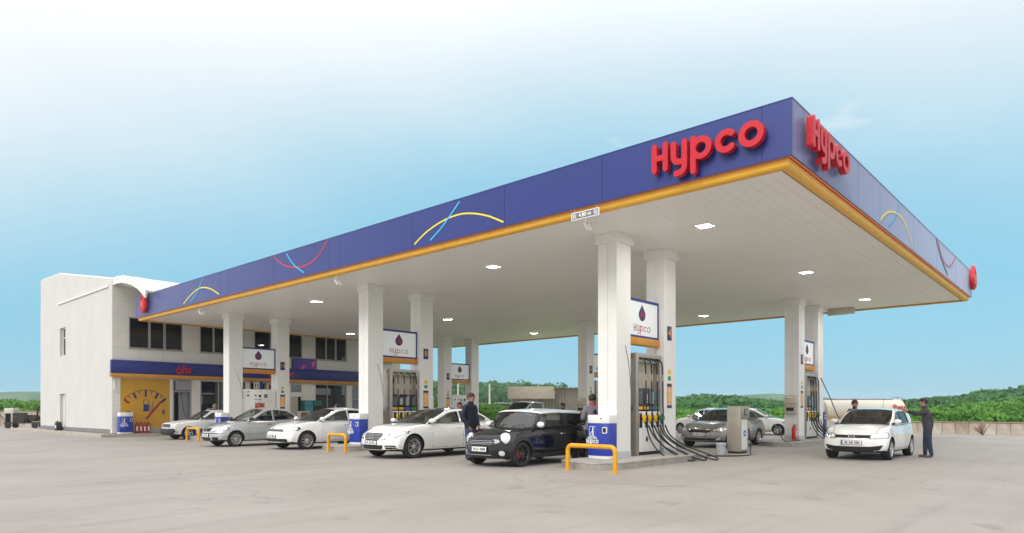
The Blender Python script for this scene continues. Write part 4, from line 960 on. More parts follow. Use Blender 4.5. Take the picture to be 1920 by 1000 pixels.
P('figure', MB().stroke([(-.07, -.08), (-.07, .10)], .07, -.024, -.028, 'y').stroke([(.08, -.08), (.08, .10)], .07, -.024, -.028, 'y').prism([(-.07 + .03 * math.cos(R(a)), .18 + .03 * math.sin(R(a))) for a in range(0, 360, 40)], -.024, -.028, 'y').prism([(.08 + .03 * math.cos(R(a)), .18 + .03 * math.sin(R(a))) for a in range(0, 360, 40)], -.024, -.028, 'y'), m_navy, t)
t = thing('shop_poster', 'pale board with red letters hung in the shop window', 'poster', (20.95, BY - .05, 2.78))
P('board', MB().box(-.5, -.01, -.28, .5, .01, .28), m_cream, t); text('Ma', .5, m_dred, t, (-.05, -.014, 0), FACE_MY, .003, bold=.012)
m_fgreen = M('fridge_green', (.02, .15, .10), .4); m_fteal = M('fridge_print', (.05, .28, .36), .4)
for x, lb in ((23.1, 'green drinks fridge standing left in front of the shop pillar'), (23.75, 'dark glass-door drinks fridge next to the green one')):
    t = thing('drinks_fridge', lb, 'fridge', (x, BY - .55, .13), group='drinks fridges outside the shop')
    P('cabinet', MB().box(-.3, 0, 0, .3, .5, 1.85), m_fgreen, t, bevel=.02); P('header', MB().box(-.28, -.015, 1.55, .28, 0, 1.82), m_fteal if x < 23.5 else m_fgreen, t)
    P('glass_door', MB().box(-.27, -.02, .15, .27, 0, 1.52), m_disp if x > 23.5 else m_fteal, t)
    for zz in (.5, .85, 1.2): P('shelf_edge', MB().box(-.25, -.023, zz, .25, -.02, zz + .02), m_steel2, t)
t = thing('display_rack', 'small pale rack with orange goods outside the shop door', 'rack', (22.6, BY - .9, .13))
P('frame', MB().box(-.32, 0, 0, -.27, .4, 1.15).box(.27, 0, 0, .32, .4, 1.15).box(-.27, 0, 1.09, .27, .4, 1.15), m_colm, t)
for zz in (.2, .5, .8): P('goods', MB().box(-.26, .03, zz, .26, .35, zz + .22), M('goods_orange', (.34, .15, .04), .5, var=.4, vscale=14), t)
t = thing('shop_shelf', 'dark stocked shelving inside the shop window', 'shelf', (25.1, 42.5, .16))
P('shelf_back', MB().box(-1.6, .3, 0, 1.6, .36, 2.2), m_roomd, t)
for zz in (.4, .9, 1.4): P('shelf_board', MB().box(-1.6, -.1, zz, 1.6, .3, zz + .04), m_roomd, t)
for k in range(10): P('goods', MB().box(-1.55 + k * .31, -.05, .945 if k % 2 else .445, -1.3 + k * .31, .22, 1.2 if k % 2 else .75), random.choice([m_fgreen, m_fteal, m_por, m_dred, m_cream]), t)
t = thing('jerrycan', 'black plastic jerrycan with white label by the side wall', 'jerrycan', (11.75, 47.5, .13))
P('can', MB().box(-.15, -.24, 0, .15, .24, .42).prism([(-.24, .42), (.24, .42), (.12, .52), (-.14, .52)], -.14, .14, 'x'), m_black, t, bevel=.03); P('label_patch', MB().box(-.156, -.15, .14, -.151, .10, .32), m_pwhite, t); P('cap', MB().cyl((0, .16, .5), (0, .16, .58), .04, n=10), m_black, t)
# old engine by the wall at far left
e0 = at((47 - 960) / 1254 * 50, 50)
t = thing('engine_trailer', 'rusty black engine set on a frame in front of the far left wall', 'machine', e0, R(-48.05)); m_iron = M('old_iron', (.028, .024, .022), .7, var=.4, vscale=8)
P('frame', MB().box(-1.4, -.3, .35, 1.5, -.2, .45).box(-1.4, .2, .35, 1.5, .3, .45).box(-1.4, -.2, .35, -1.3, .2, .45), m_iron, t)
P('engine_block', MB().box(-.75, -.28, .45, .35, .28, 1.0).box(-.5, -.2, 1.0, .1, .2, 1.15), m_iron, t, bevel=.05)
P('flywheel', MB().cyl((-.1, -.36, .72), (-.1, -.30, .72), .34, n=20).cyl((.7, -.3, .75), (.7, .3, .75), .25, n=16), m_iron, t)
P('exhaust_pipe', MB().tube([(.9, 0, .9), (.95, 0, 1.3), (1.0, 0, 1.55), (1.12, 0, 1.66)], .06, 8), m_iron, t)
P('tank', MB().box(-1.35, -.3, 1.1, -.65, .3, 1.5), m_cream, t, bevel=.04); P('tank_stand', MB().box(-1.3, -.25, .45, -1.25, .25, 1.1).box(-.75, -.25, .45, -.7, .25, 1.1), m_iron, t)
for x in (-1.0, 1.0):
    for y in (-.38, .38): P('wheel', MB().cyl((x, y - .06, .22), (x, y + .06, .22), .22, n=16), m_rub, t)
P('drawbar', MB().tube([(1.5, 0, .4), (2.3, 0, .5)], .04, 6).tube([(-1.4, 0, .45), (-2.0, 0, 1.15)], .025, 6), m_iron, t)
# shed behind the pickup
s0 = at((1015 - 960) / 1254 * 40, 40)
t = thing('corrugated_shed', 'beige corrugated shed with projecting awning behind the pickup', 'shed', s0, R(-48.05))
def corr(w, h, n, amp=.03):
    v = []; f = []
    for i in range(n + 1):
        for z in (0, h): v.append((-w / 2 + w * i / n, amp if i % 2 else 0, z))
    for i in range(n): f.append((2 * i, 2 * i + 2, 2 * i + 3, 2 * i + 1))
    return MB().add(v, f)
m_shed = M('shed_sheet', (.52, .49, .42), .6, var=.1, vscale=2); m_awn = M('awning_sheet', (.40, .36, .29), .6, var=.12, vscale=2)
P('front_sheet', corr(2.6, 2.35, 26), m_shed, t, (-.4, 0, 0)); P('front_sheet', corr(3.4, 2.62, 34), m_shed, t, (2.6, .3, 0))
P('shed_core', MB().box(-1.65, .08, 0, .88, 3, 2.3).box(.92, .36, 0, 4.28, 3, 2.6), m_shed, t)
P('awning', MB().prism([(-1.3, 1.98), (.1, 2.72), (.1, 2.78), (-1.3, 2.03)], -2.0, .75, 'x'), m_awn, t); P('roof_edge', MB().box(.8, .2, 2.62, 4.4, 3.1, 2.68), m_coping, t)
# tanker
k0 = at((1618 - 960) / 1254 * 35.5, 35.5)
t = thing('fuel_tanker', 'cream fuel tanker with round tank parked before the boundary wall', 'truck', k0, R(-48.05)); m_tank = M('tank_cream', (.70, .66, .55), .35, coat=.5, dirt=.08, vscale=2)
ell = [(.72 * math.cos(R(a)), 1.24 + .70 * math.sin(R(a))) for a in range(0, 360, 12)]
P('tank', MB().prism(ell, -2.2, 1.88, 'x'), m_tank, t, smooth=True, angle=50)
def dish(x, s): 
    mb = MB(); v = [(x + s * .14 * (1 - rr * rr), .72 * rr * math.cos(R(a)), 1.24 + .70 * rr * math.sin(R(a))) for rr in (1, .75, .45, .01) for a in range(0, 360, 12)]
    return mb.add(v, [(j * 30 + i, j * 30 + (i + 1) % 30, (j + 1) * 30 + (i + 1) % 30, (j + 1) * 30 + i) for j in range(3) for i in range(30)])
P('tank_end', dish(1.88, 1), m_tank, t, smooth=True); P('tank_end', dish(-2.2, -1), m_tank, t, smooth=True)
P('stripe', MB().box(-2.2, -.728, 1.02, 1.2, -.70, 1.08), m_por, t)
P('walkway_rail', MB().box(-2.2, -.2, 1.93, 1.5, .2, 1.96), m_steel2, t)
for x in (-1.6, -.4, .8): P('manhole', MB().cyl((x, 0, 1.94), (x, 0, 2.0), .2, n=14), m_tank, t)
P('ladder', MB().tube([(1.95, -.3, .6), (2.04, -.3, 1.5), (1.9, -.3, 2.02), (1.6, -.3, 2.04)], .025, 6).tube([(1.95, .1, .6), (2.04, .1, 1.5), (1.9, .1, 2.02), (1.6, .1, 2.04)], .025, 6), m_steel2, t)
text('Petr', .40, m_dred, t, (1.55, -.722, 1.50), (R(72), 0, 0), .006, bold=.008)
P('chassis', MB().box(-3.7, -.35, .42, 1.9, .35, .58), m_iron, t); P('mudguard_panel', MB().box(-2.4, -.66, .46, .4, -.60, .86), m_tank, t)
text('OTOMATİK', .22, m_dred, t, (-1.3, -.664, .70), FACE_MY, .003, bold=.004)
for x in (-3.2, .3, 1.2):
    for y in (-.62, .62):
        w = P('wheel', MB().lathe([(.22, -.11), (.36, -.12), (.40, -.08), (.40, .08), (.36, .12), (.22, .11)], 20, 'y', (x, y, .40), closed=True), m_rub, t, smooth=True)
        P('rim', MB().cyl((x, y - .09, .40), (x, y + .09, .40), .22, n=16), m_por, w)
P('cab', MB().prism([(-3.8, .5), (-2.4, .5), (-2.4, 1.85), (-3.4, 1.85), (-3.8, 1.2)], -.8, .8, 'y'), m_tank, t, bevel=.05)
P('cab_window', MB().prism([(-3.6, 1.2), (-2.8, 1.2), (-2.8, 1.7), (-3.4, 1.7)], -.806, -.80, 'y'), m_disp, t)
# bare shrub at the right wall
b0 = at((1843 - 960) / 1254 * 36.3, 36.3)
mb = MB(); rnd = random.Random(4)
for k in range(26):
    a = rnd.uniform(-1, 1); h = rnd.uniform(.35, .75); q = rnd.uniform(-.3, .3)
    pts = [(0, 0, 0), (a * .25, q * .4, h * .45), (a * .7 + rnd.uniform(-.1, .1), q, h)]; mb.tube(catmull(pts, 4), [.014 * (1 - i / 10) for i in range(9)], 5)
    mb.tube([(a * .3, q * .5, h * .5), (a * .3 + rnd.uniform(-.25, .25), q * .5 + .1, h * .95)], .006, 4)
tag(P('bare_shrub', mb, M('dry_twigs', (.20, .09, .05), .9), loc=b0, rot=(0, 0, R(-48))), 'leafless brown shrub growing at the foot of the right wall', 'shrub')
b0 = at((10 - 960) / 1254 * 51.5, 51.5)
# ================================================================== CARS
def bake(ob):
    dg = bpy.context.evaluated_depsgraph_get(); me = bpy.data.meshes.new_from_object(ob.evaluated_get(dg)); return me
def pchip(xs, ys, x):
    xs = np.array(xs, float); ys = np.array(ys, float); h = np.diff(xs); d = np.diff(ys) / h; m = np.zeros(len(xs))
    for i in range(1, len(xs) - 1): m[i] = 0 if d[i - 1] * d[i] <= 0 else 2 / (1 / d[i - 1] + 1 / d[i])
    m[0] = d[0]; m[-1] = d[-1]; x = float(min(max(x, xs[0]), xs[-1])); i = min(len(h) - 1, max(0, int(np.searchsorted(xs, x) - 1))); t = (x - xs[i]) / h[i]
    return (2 * t**3 - 3 * t**2 + 1) * ys[i] + (t**3 - 2 * t**2 + t) * h[i] * m[i] + (-2 * t**3 + 3 * t**2) * ys[i + 1] + (t**3 - t**2) * h[i] * m[i + 1]
def offset_poly(poly, d):
    n = len(poly); o = []; ar = sum(poly[i][0] * poly[(i + 1) % n][1] - poly[(i + 1) % n][0] * poly[i][1] for i in range(n)); s = 1 if ar > 0 else -1
    for i in range(n):
        a = Vector(poly[i - 1]); b = Vector(poly[i]); c = Vector(poly[(i + 1) % n]); e1 = (b - a).normalized(); e2 = (c - b).normalized()
        nn = Vector((e1.y, -e1.x)) + Vector((e2.y, -e2.x))
        if nn.length < 1e-6: nn = Vector((e1.y, -e1.x))
        nn.normalize(); k = max(.5, nn.dot(Vector((e1.y, -e1.x)))); q = b + nn * d / k * s; o.append((q.x, q.y))
    return o
class Skin:
    def __init__(s, me): s.bvh = BVHTree.FromPolygons([v.co.copy() for v in me.vertices], [tuple(p.vertices) for p in me.polygons])
    def hit(s, mode, a, b):
        o, d = {'front': ((5, a, b), (-1, 0, 0)), 'rear': ((-9, a, b), (1, 0, 0)), 'left': ((a, 4, b), (0, -1, 0)), 'right': ((a, -4, b), (0, 1, 0)), 'top': ((a, b, 4), (0, 0, -1))}[mode]
        h = s.bvh.ray_cast(Vector(o), Vector(d))
        if h[0] is None:
            h = s.bvh.find_nearest(Vector({'front': (.8, a, b), 'rear': (-3.4, a, b), 'left': (a, .8, b), 'right': (a, -.8, b), 'top': (a, b, 1)}[mode]))
        n = h[1]
        if n.dot(Vector(d)) > 0: n = -n
        return h[0], n
    def patch(s, poly, mode, off, res=.05, rim=True):
        bm = bmesh.new(); vs_ = [bm.verts.new((p[0], p[1], 0)) for p in poly]; bm.faces.new(vs_)
        for ax in (0, 1):
            lo = min(p[ax] for p in poly); hi = max(p[ax] for p in poly); k = math.floor(lo / res) + 1
            while k * res < hi - 1e-4:
                co = [0, 0, 0]; co[ax] = k * res; no = [0, 0, 0]; no[ax] = 1
                bmesh.ops.bisect_plane(bm, geom=bm.verts[:] + bm.edges[:] + bm.faces[:], plane_co=co, plane_no=no); k += 1
        inner = []
        for v in bm.verts:
            p, n = s.hit(mode, v.co.x, v.co.y); v.co = p + n * off; inner.append(p - n * .004)
        if rim:
            bm.verts.index_update(); be = [e for e in bm.edges if len(e.link_faces) == 1]; mp = {}
            for e in be:
                q = []
                for v in e.verts:
                    if v not in mp: mp[v] = bm.verts.new(inner[v.index])
                    q.append(mp[v])
                bm.faces.new((e.verts[0], e.verts[1], q[1], q[0]))
        bmesh.ops.recalc_face_normals(bm, faces=bm.faces)
        me = bpy.data.meshes.new('patch'); bm.to_mesh(me); bm.free(); me.shade_smooth(); me.set_sharp_from_angle(angle=R(40)); return me
mirror = lambda poly: [(-p[0], p[1]) for p in poly][::-1]

_wheel = {}
def wheel_meshes(r, style):
    key = (round(r, 3), style)
    if key in _wheel: return _wheel[key]
    w = .20; rr = r * (.66 if style != 'mini' else .70)
    ty = MB().lathe([(rr, -w / 2), (r * .93, -w / 2 - .008), (r * .985, -w / 2 + .02), (r, -w / 2 + .05), (r, w / 2 - .05), (r * .985, w / 2 - .02), (r * .93, w / 2 + .008), (rr, w / 2)], 40, 'y', closed=True).mesh('tyre', smooth=True, angle=40); ty.materials.append(m_rub)
    mt = {'mini': m_dalloy}.get(style, m_alloy)
    mb = MB().lathe([(rr * 1.03, w / 2 + .004), (rr * .96, w / 2 - .002), (rr * .90, w / 2 - .03), (rr * .9, w / 2 - .14), (rr * 1.0, w / 2 - .14), (rr * 1.03, w / 2 - .02)], 36, 'y', closed=True)
    def spoke(a, w0, w1, skew=0, off=0):
        c, s = math.cos(a), math.sin(a); v = []
        for (rad, ww, yy) in ((rr * .12, w0, w / 2 - .012), (rr * .55, (w0 + w1) / 2, w / 2 - .004), (rr * .95, w1, w / 2 - .008)):
            for dy in (0, -.03):
                for sg in (-1, 1):
                    t_ = sg * ww / 2 + off * (rad / rr) + skew * (rad / rr); v.append((c * rad - s * t_, yy + dy, s * rad + c * t_))
        f = []
        for k in (0, 4): f += [(k, k + 1, k + 5, k + 4), (k + 2, k + 6, k + 7, k + 3), (k, k + 4, k + 6, k + 2), (k + 1, k + 3, k + 7, k + 5)]
        mb.add(v, f)
    n = {'star5': 5, 'multi10': 10, 'cap9': 9, 'twin6': 6, 'mini': 5, 'plain7': 7}[style]
    for i in range(n):
        a = 2 * PI * i / n + .3
        if style == 'star5': spoke(a, .085, .055)
        elif style == 'twin6': spoke(a, .026, .030, 0, .045); spoke(a, .026, .030, 0, -.045)
        elif style == 'mini': spoke(a, .03, .022, 0, .06); spoke(a, .03, .022, 0, -.06)
        elif style == 'cap9': spoke(a, .03, .075)
        elif style == 'multi10': spoke(a, .030, .026)
        else: spoke(a, .05, .05)
    mb.lathe([(0, w / 2 + .004), (rr * .14, w / 2 + .002), (rr * .19, w / 2 - .012), (rr * .19, w / 2 - .05)], 16, 'y')
    rim = mb.mesh('rim', smooth=True, angle=30); rim.materials.append(mt)
    disc = MB().cyl((0, w / 2 - .075, 0), (0, w / 2 - .06, 0), rr * .72, n=24).cyl((0, -w / 2, 0), (0, w / 2 - .10, 0), rr * .95, n=24).mesh('brake_disc'); disc.materials.append(m_black)
    cal = MB().box(.02, w / 2 - .062, -rr * .35, rr * .75, w / 2 - .034, rr * .35).mesh('brake_caliper', bevel=.012); cal.materials.append(m_exting)
    _wheel[key] = (ty, rim, disc, cal); return _wheel[key]

def car(label, loc, sp, rz=PI, cat='car', front=True, name='parked_car'):
    """local axes: +x ahead, +y the car's left, origin on the ground under the front axle"""
    t = thing(name, label, cat, loc, rz)
    W = sp['W']; xf = sp['fo']; xr = -sp['wb'] - sp['ro']; L = xf - xr; paint = sp['paint']; top = sorted(sp['top']); tx = [p[0] for p in top]; tz = [p[1] for p in top]
    zb0 = sp.get('zb', .20); crown = sp.get('crown', .035); rf = sp.get('rf', .30); rrr = sp.get('rr', .22); tum = sp.get('tum', .90); boxy = sp.get('boxy', 0)
    fprof = sp.get('fprof', [(.15, .10), (.28, .015), (.45, 0), (.58, .03), (.70, .09), (.85, .16)]); rprof = sp.get('rprof', [(.2, .10), (.35, .01), (.55, 0), (.75, .05), (1.05, .12)])
    sec = sp.get('sec', [(0, .90), (.12, .965), (.35, 1.0), (.62, .995), (.85, .965), (1, tum)])
    ss = [0, .012, .03, .06, .10, .14, .19, .24, .29, .34, .39, .44, .5, .56, .62, .68, .73, .78, .82, .86, .90, .94, .97, .988, 1]
    qs = [-1, -.93, -.78, -.55, -.28, 0, .28, .55, .78, .93, 1]; rs_ = [0, .08, .2, .36, .54, .72, .88, 1]
    topz = lambda x: pchip(tx, tz, x)
    def vert(s, q, r):
        x0 = xf - s * L; zt = topz(x0) - crown * abs(q) ** 3; zb = zb0 + .05 * max(0, (s - .85) / .15) + .02 * max(0, 1 - s / .1); z = zb + r * (zt - zb)
        ff = max(0, 1 - s / .13); fr_ = max(0, 1 - s / .20) ** 1.15; rb = max(0, 1 - (1 - s) / .10); rc = max(0, 1 - (1 - s) / .16) ** 1.15
        x = x0 - np.interp(z, [p[0] for p in fprof], [p[1] for p in fprof]) * ff - rf * abs(q) ** 2.7 * fr_ + np.interp(z, [p[0] for p in rprof], [p[1] for p in rprof]) * rb + rrr * abs(q) ** 2.7 * rc
        pl = 1 - sp.get('pf', .05) * max(0, 1 - s / .16) ** 2 - sp.get('pr', .05) * max(0, 1 - (1 - s) / .2) ** 2
        y = q * W / 2 * np.interp(r, [p[0] for p in sec], [p[1] for p in sec]) * pl
        return (x, y, z)
    idx = {}; V = []; Fc_ = []
    ni, nj, nk = len(ss), len(qs), len(rs_)
    def vi(i, j, k):
        if (i, j, k) not in idx: idx[(i, j, k)] = len(V); V.append(vert(ss[i], qs[j], rs_[k]))
        return idx[(i, j, k)]
    for i in range(ni - 1):
        for j in range(nj - 1):
            for k in (0, nk - 1): Fc_.append((vi(i, j, k), vi(i + 1, j, k), vi(i + 1, j + 1, k), vi(i, j + 1, k)))
        for k in range(nk - 1):
            for j in (0, nj - 1): Fc_.append((vi(i, j, k), vi(i + 1, j, k), vi(i + 1, j, k + 1), vi(i, j, k + 1)))
    for j in range(nj - 1):
        for k in range(nk - 1):
            for i in (0, ni - 1): Fc_.append((vi(i, j, k), vi(i, j + 1, k), vi(i, j + 1, k + 1), vi(i, j, k + 1)))
    me0 = MB().add(V, Fc_).mesh('body0'); tmp = bpy.data.objects.new('tmp', me0); COL.objects.link(tmp)
    sm = tmp.modifiers.new('s', 'SUBSURF'); sm.levels = 2; sm.render_levels = 2
    smooth_me = bake(tmp); skin = Skin(smooth_me)
    wr = sp['wr']; ar = wr + sp.get('arch', .045); cut = MB()
    for x in (0, -sp['wb']):
        for s in (-1, 1): cut.cyl((x, s * (W / 2 - .27), wr + .005), (x, s * (W / 2 + .2), wr + .005), ar, n=40)
    cu = bpy.data.objects.new('cut', cut.mesh('cut')); COL.objects.link(cu)
    bo = tmp.modifiers.new('b', 'BOOLEAN'); bo.operation = 'DIFFERENCE'; bo.object = cu; bo.solver = 'EXACT'
    body = bake(tmp); bpy.data.objects.remove(tmp); bpy.data.objects.remove(cu); body.name = 'body'
    body.materials.clear(); body.materials.append(paint); body.materials.append(m_black); body.materials.append(m_int); body.materials.append(sp.get('lower', m_black))
    # cabin curves (centre line and side silhouette)
    cen = sp['cab']; (xc, zc), (xh, zh), (xp, zp), (xq, zq), (xd, zd) = cen
    yb = W / 2 * sp.get('yb', .885); yr = W / 2 * sp.get('yr', .69); zref = zp
    sw = sp.get('sweep', (.22, .14, .10, .14))
    e_a = (xc - sw[0], topz(xc - sw[0]) - crown * .7 + .005); e_h = (xh - sw[1], zh - .045); e_p = (xp, zp - .055); e_q = (xq + sw[2], zq - .045); e_d = (xd + sw[3], topz(xd + sw[3]) - crown * .7 + .005)
    belt = lambda x: topz(x) - crown * .7 + .004
    def ysurf(x, z):
        b = belt(min(max(x, e_d[0]), e_a[0])); u = max(0, min(1.1, (z - b) / (zref - .05 - b))); endn = 1 - .05 * max(0, (x - xh) / max(.1, e_a[0] - xh)) ** 2 - .05 * max(0, (xq - x) / max(.1, xq - e_d[0])) ** 2
        return (yb + (yr - yb) * (u ** 1.12)) * endn + .02 * math.sin(PI * min(1, u))
    def curve(a, h, p, q, d, bulge):
        rows = []
        for i in range(7): u = i / 6; rows.append((a[0] + (h[0] - a[0]) * u, a[1] + (h[1] - a[1]) * u + bulge * math.sin(PI * u)))
        nn = 12
        for i in range(1, nn + 1):
            x = h[0] + (q[0] - h[0]) * i / nn; rows.append((x, pchip([q[0], p[0], h[0]], [q[1], p[1], h[1]], x)))
        for i in range(1, 7): u = i / 6; rows.append((q[0] + (d[0] - q[0]) * u, q[1] + (d[1] - q[1]) * u + bulge * .7 * math.sin(PI * u)))
        return rows
    C = curve(*[tuple(p) for p in cen], .02); E = curve(e_a, e_h, e_p, e_q, e_d, .012); nr = len(C)
    qc = [-1, -.93, -.72, -.48, -.24, 0, .24, .48, .72, .93, 1]
    G = []
    for k in range(nr):
        ye = ysurf(*E[k]); row = []
        for q in qc:
            u = abs(q) ** 2.3; row.append((C[k][0] + (E[k][0] - C[k][0]) * u, q * ye, C[k][1] + (E[k][1] - C[k][1]) * u))
        G.append(row)
    def grid(cond, mat_i=0):
        mb = MB(); mp = {}
        def g_(k, j):
            if (k, j) not in mp: mp[(k, j)] = len(mb.v); mb.v.append(G[k][j])
            return mp[(k, j)]
        for k in range(nr - 1):
            for j in range(len(qc) - 1):
                if cond(k, j): mb.f.append((g_(k, j), g_(k, j + 1), g_(k + 1, j + 1), g_(k + 1, j))); mb.m.append(mat_i)
        return mb
    edge = lambda j: j in (0, len(qc) - 2)
    rpaint = sp.get('roof', paint); ppaint = sp.get('pillar', paint); gl = sp.get('glass', m_cglass)
    glassroof = sp.get('glassroof', False)
    rp = P('roof', grid(lambda k, j: 6 <= k < 18 and (not glassroof or edge(j))), rpaint, t, smooth=True, angle=50)
    if glassroof: P('roof_panel', grid(lambda k, j: 6 <= k < 18 and not edge(j)), m_pblk, t, smooth=True, angle=50)
    P('windscreen', grid(lambda k, j: k < 6 and not edge(j)), gl, t, smooth=True, angle=60)
    P('rear_window', grid(lambda k, j: 18 <= k and 19 <= k < 23 and not edge(j)), sp.get('rglass', gl), t, smooth=True, angle=60)
    pil = grid(lambda k, j: (k < 6 and edge(j)) or (k >= 18 and (edge(j) or k == 18 or k == 23)))
    # side frames with window openings
    sil = [(p[0], p[1]) for p in E]
    off = []
    for k in range(nr):
        a = Vector(sil[max(0, k - 1)]); b = Vector(sil[min(nr - 1, k + 1)]); d = (b - a).normalized(); nrm = Vector((-d.y, d.x))
        if nrm.y > 0: nrm = -nrm
        th = sp.get('pil', .06); off.append((Vector(sil[k]) + nrm * th))
    offx = [p.x for p in off][::-1]; offz = [p.y for p in off][::-1]
    # window polygons
    wins = []
    for (x0, x1) in sp['win']:
        xs = np.linspace(x0, x1, 15); up = []; lo = []
        for x in xs:
            zt = float(np.interp(x, offx, offz)); bl = belt(x) + .025
            if zt > bl + .004: up.append((float(x), zt)); lo.append((float(x), bl))
        if len(up) > 2:
            cut_ = sp.get('rearcut', 0)
            wins.append(up + lo[::-1])
    bm = bmesh.new(); outer = sil + [(x, belt(x)) for x in np.linspace(e_d[0], e_a[0], 16)[1:-1]]
    def loop(pts):
        vs_ = [bm.verts.new((p[0], p[1], 0)) for p in pts]
        return [bm.edges.new((vs_[i], vs_[(i + 1) % len(vs_)])) for i in range(len(vs_))]
    eds = loop(outer)
    for w in wins: eds += loop(w)
    bmesh.ops.triangle_fill(bm, use_beauty=True, edges=eds)
    bm.verts.index_update(); v2 = [(v.co.x, v.co.y) for v in bm.verts]; f2 = [tuple(v.index for v in f.verts) for f in bm.faces]; bm.free()
    def inwin(c): 
        for w in wins:
            ins_ = False; n = len(w)
            for i in range(n):
                a, b = w[i], w[(i + 1) % n]
                if (a[1] > c[1]) != (b[1] > c[1]) and c[0] < (b[0] - a[0]) * (c[1] - a[1]) / (b[1] - a[1]) + a[0]: ins_ = not ins_
            if ins_: return True
        return False
    f2 = [f for f in f2 if not inwin((sum(v2[i][0] for i in f) / 3, sum(v2[i][1] for i in f) / 3))]
    for s in (1, -1): pil.add([(x, s * ysurf(x, z), z) for x, z in v2], f2 if s > 0 else [f[::-1] for f in f2])
    P('pillars', pil, ppaint, t, smooth=True, angle=45)
    for wi, w in enumerate(wins):
        for s in (1, -1):
            mb = MB().add([(x, s * (ysurf(x, z) - .006), z) for x, z in w], [tuple(range(len(w)))]); P('side_window', mb, gl if wi == 0 else sp.get('rglass', gl), t)
            if sp.get('wtrim', True):
                P('window_trim', MB().tube([(x, s * (ysurf(x, z) + .002), z) for x, z in w] + [(w[0][0], s * (ysurf(*w[0]) + .002), w[0][1])], .008, 4), sp.get('trimmat', m_black), t)
    if sp.get('band'):
        h_ = sp['band']; up_ = []; lo_ = []
        for k in range(17, 5, -1): x, z = E[k]; up_.append((x, -ysurf(x, z) - .004, z + .004)); lo_.append((x, -ysurf(x, z - h_) - .008, z - h_))
        for j in range(len(qc)):
            a = Vector(G[6][j]); b = Vector(G[5][j]); d = (b - a).normalized(); up_.append(tuple(a + Vector((.004, 0, .006)))); lo_.append(tuple(a + d * h_ * 1.1 + Vector((.012, 0, .010))))
        for k in range(6, 18): x, z = E[k]; up_.append((x, ysurf(x, z) + .004, z + .004)); lo_.append((x, ysurf(x, z - h_) + .008, z - h_))
        n_ = len(up_); P('roof_band', MB().add(up_ + lo_, [(i, i + 1, n_ + i + 1, n_ + i) for i in range(n_ - 1)]), rpaint, t, smooth=True, angle=40)
    # interior deck / arch / underside materials
    for p in body.polygons:
        c = p.center; rad = min(math.hypot(c.x, c.z - wr - .005), math.hypot(c.x + sp['wb'], c.z - wr - .005))
        if rad < ar + .004 and (abs(p.normal.y) < .45 and rad > ar - .012 and abs(c.y) > W / 2 - .30 or abs(c.y) < W / 2 - .24): p.material_index = 1
        elif p.normal.z > .6 and e_d[0] + .04 < c.x < e_a[0] + .02 and abs(c.y) < yb - .02: p.material_index = 2
        elif p.normal.z < -.5 and c.z < .32: p.material_index = 1
        elif c.z < sp.get('lowz', 0): p.material_index = 3
    body.shade_smooth(); body.set_sharp_from_angle(angle=R(32)); P('body', body, paint, t)
    # doors on the side
    for di, (x0, x1) in enumerate(sp['doors']):
        zlo = sp.get('zdoor', .30); pts = [(x0, zlo + .02), (x0 + .02, zlo)] if False else None
        n = 6; poly = [(x1 + .03, zlo), (x0 - .03, zlo), (x0, zlo + .06)] + [(x0, belt(x0) - .075)] + [(x0 + (x1 - x0) * i / n, belt(x0 + (x1 - x0) * i / n) - .05) for i in range(0, n + 1)] + [(x1, belt(x1) - .075), (x1, zlo + .06)]
        if di == len(sp['doors']) - 1 and len(sp['doors']) > 1 and x1 < -sp['wb'] + ar:   # rear door follows the arch
            xa = -sp['wb']; arcx = [(xa + (ar + .05) * math.cos(R(a)), wr + (ar + .05) * math.sin(R(a))) for a in range(70, -20, -15)]
            arcx = [p for p in arcx if p[0] > x1 and p[1] > zlo + .03]
            if arcx: poly = [p for p in poly if not (p[0] <= x1 + .04 and p[1] < arcx[0][1])] ; poly = [(arcx[-1][0] + .03, zlo)] + [p for p in poly if p[0] > arcx[-1][0] or p[1] > arcx[0][1]] + arcx
            # keep order simple: fall back when the outline folds
        for s, md in ((1, 'left'), (-1, 'right')):
            try:
                P('door_gap', skin.patch(offset_poly(poly, .008), md, .0015, .12, False), m_black, t)
                dr = P('door', skin.patch(poly, md, .0045, .12), paint, t)
            except Exception as ex: continue
            hx = x1 + .18; hz = belt(hx) - sp.get('hdl', .13); p0, n0 = skin.hit(md, hx, hz)
            P('handle', MB().tube([(hx + .09, p0.y + s * .004, hz), (hx + .07, p0.y + s * .035, hz + .004), (hx - .06, p0.y + s * .038, hz + .006), (hx - .08, p0.y + s * .004, hz + .004)], .014, 6), sp.get('hdlmat', paint), dr, smooth=True)
    for s in (1, -1):                     # bonnet shut lines
        pts = []
        for i in range(9):
            u = i / 8; x = xf - .20 + (xc + .02 - (xf - .20)) * u; y = s * (W * .5 * (.62 + .20 * u)); p_, n_ = skin.hit('top', x, y); pts.append(p_ + n_ * .001)
        P('bonnet_gap', MB().tube(pts, .006, 5), m_black, t)
    if sp.get('strip'):
        z0, z1, mt = sp['strip']
        for md in ('left', 'right'): P('side_strip', skin.patch([(-ar - .08, z0), (-ar - .08, z1), (-sp['wb'] + ar + .08, z1), (-sp['wb'] + ar + .08, z0)], md, .012, .2), mt, t)
    # front details
    for (nme, poly, mt, of, mir) in sp['front']:
        if nme == 'headlamp' and mt is m_lens:
            for k in range(2): P('lamp_gap', skin.patch(offset_poly(poly if k == 0 else mirror(poly), .013), 'front', of - .004, .06), m_hl_black, t)
        for k in range(2 if mir else 1): P(nme, skin.patch(poly if k == 0 else mirror(poly), 'front', of, .045), mt, t)
    for (nme, poly, mt, of) in sp.get('rearp', []):
        for k in range(2): P(nme, skin.patch(poly if k == 0 else mirror(poly), 'rear', of, .06), mt, t)
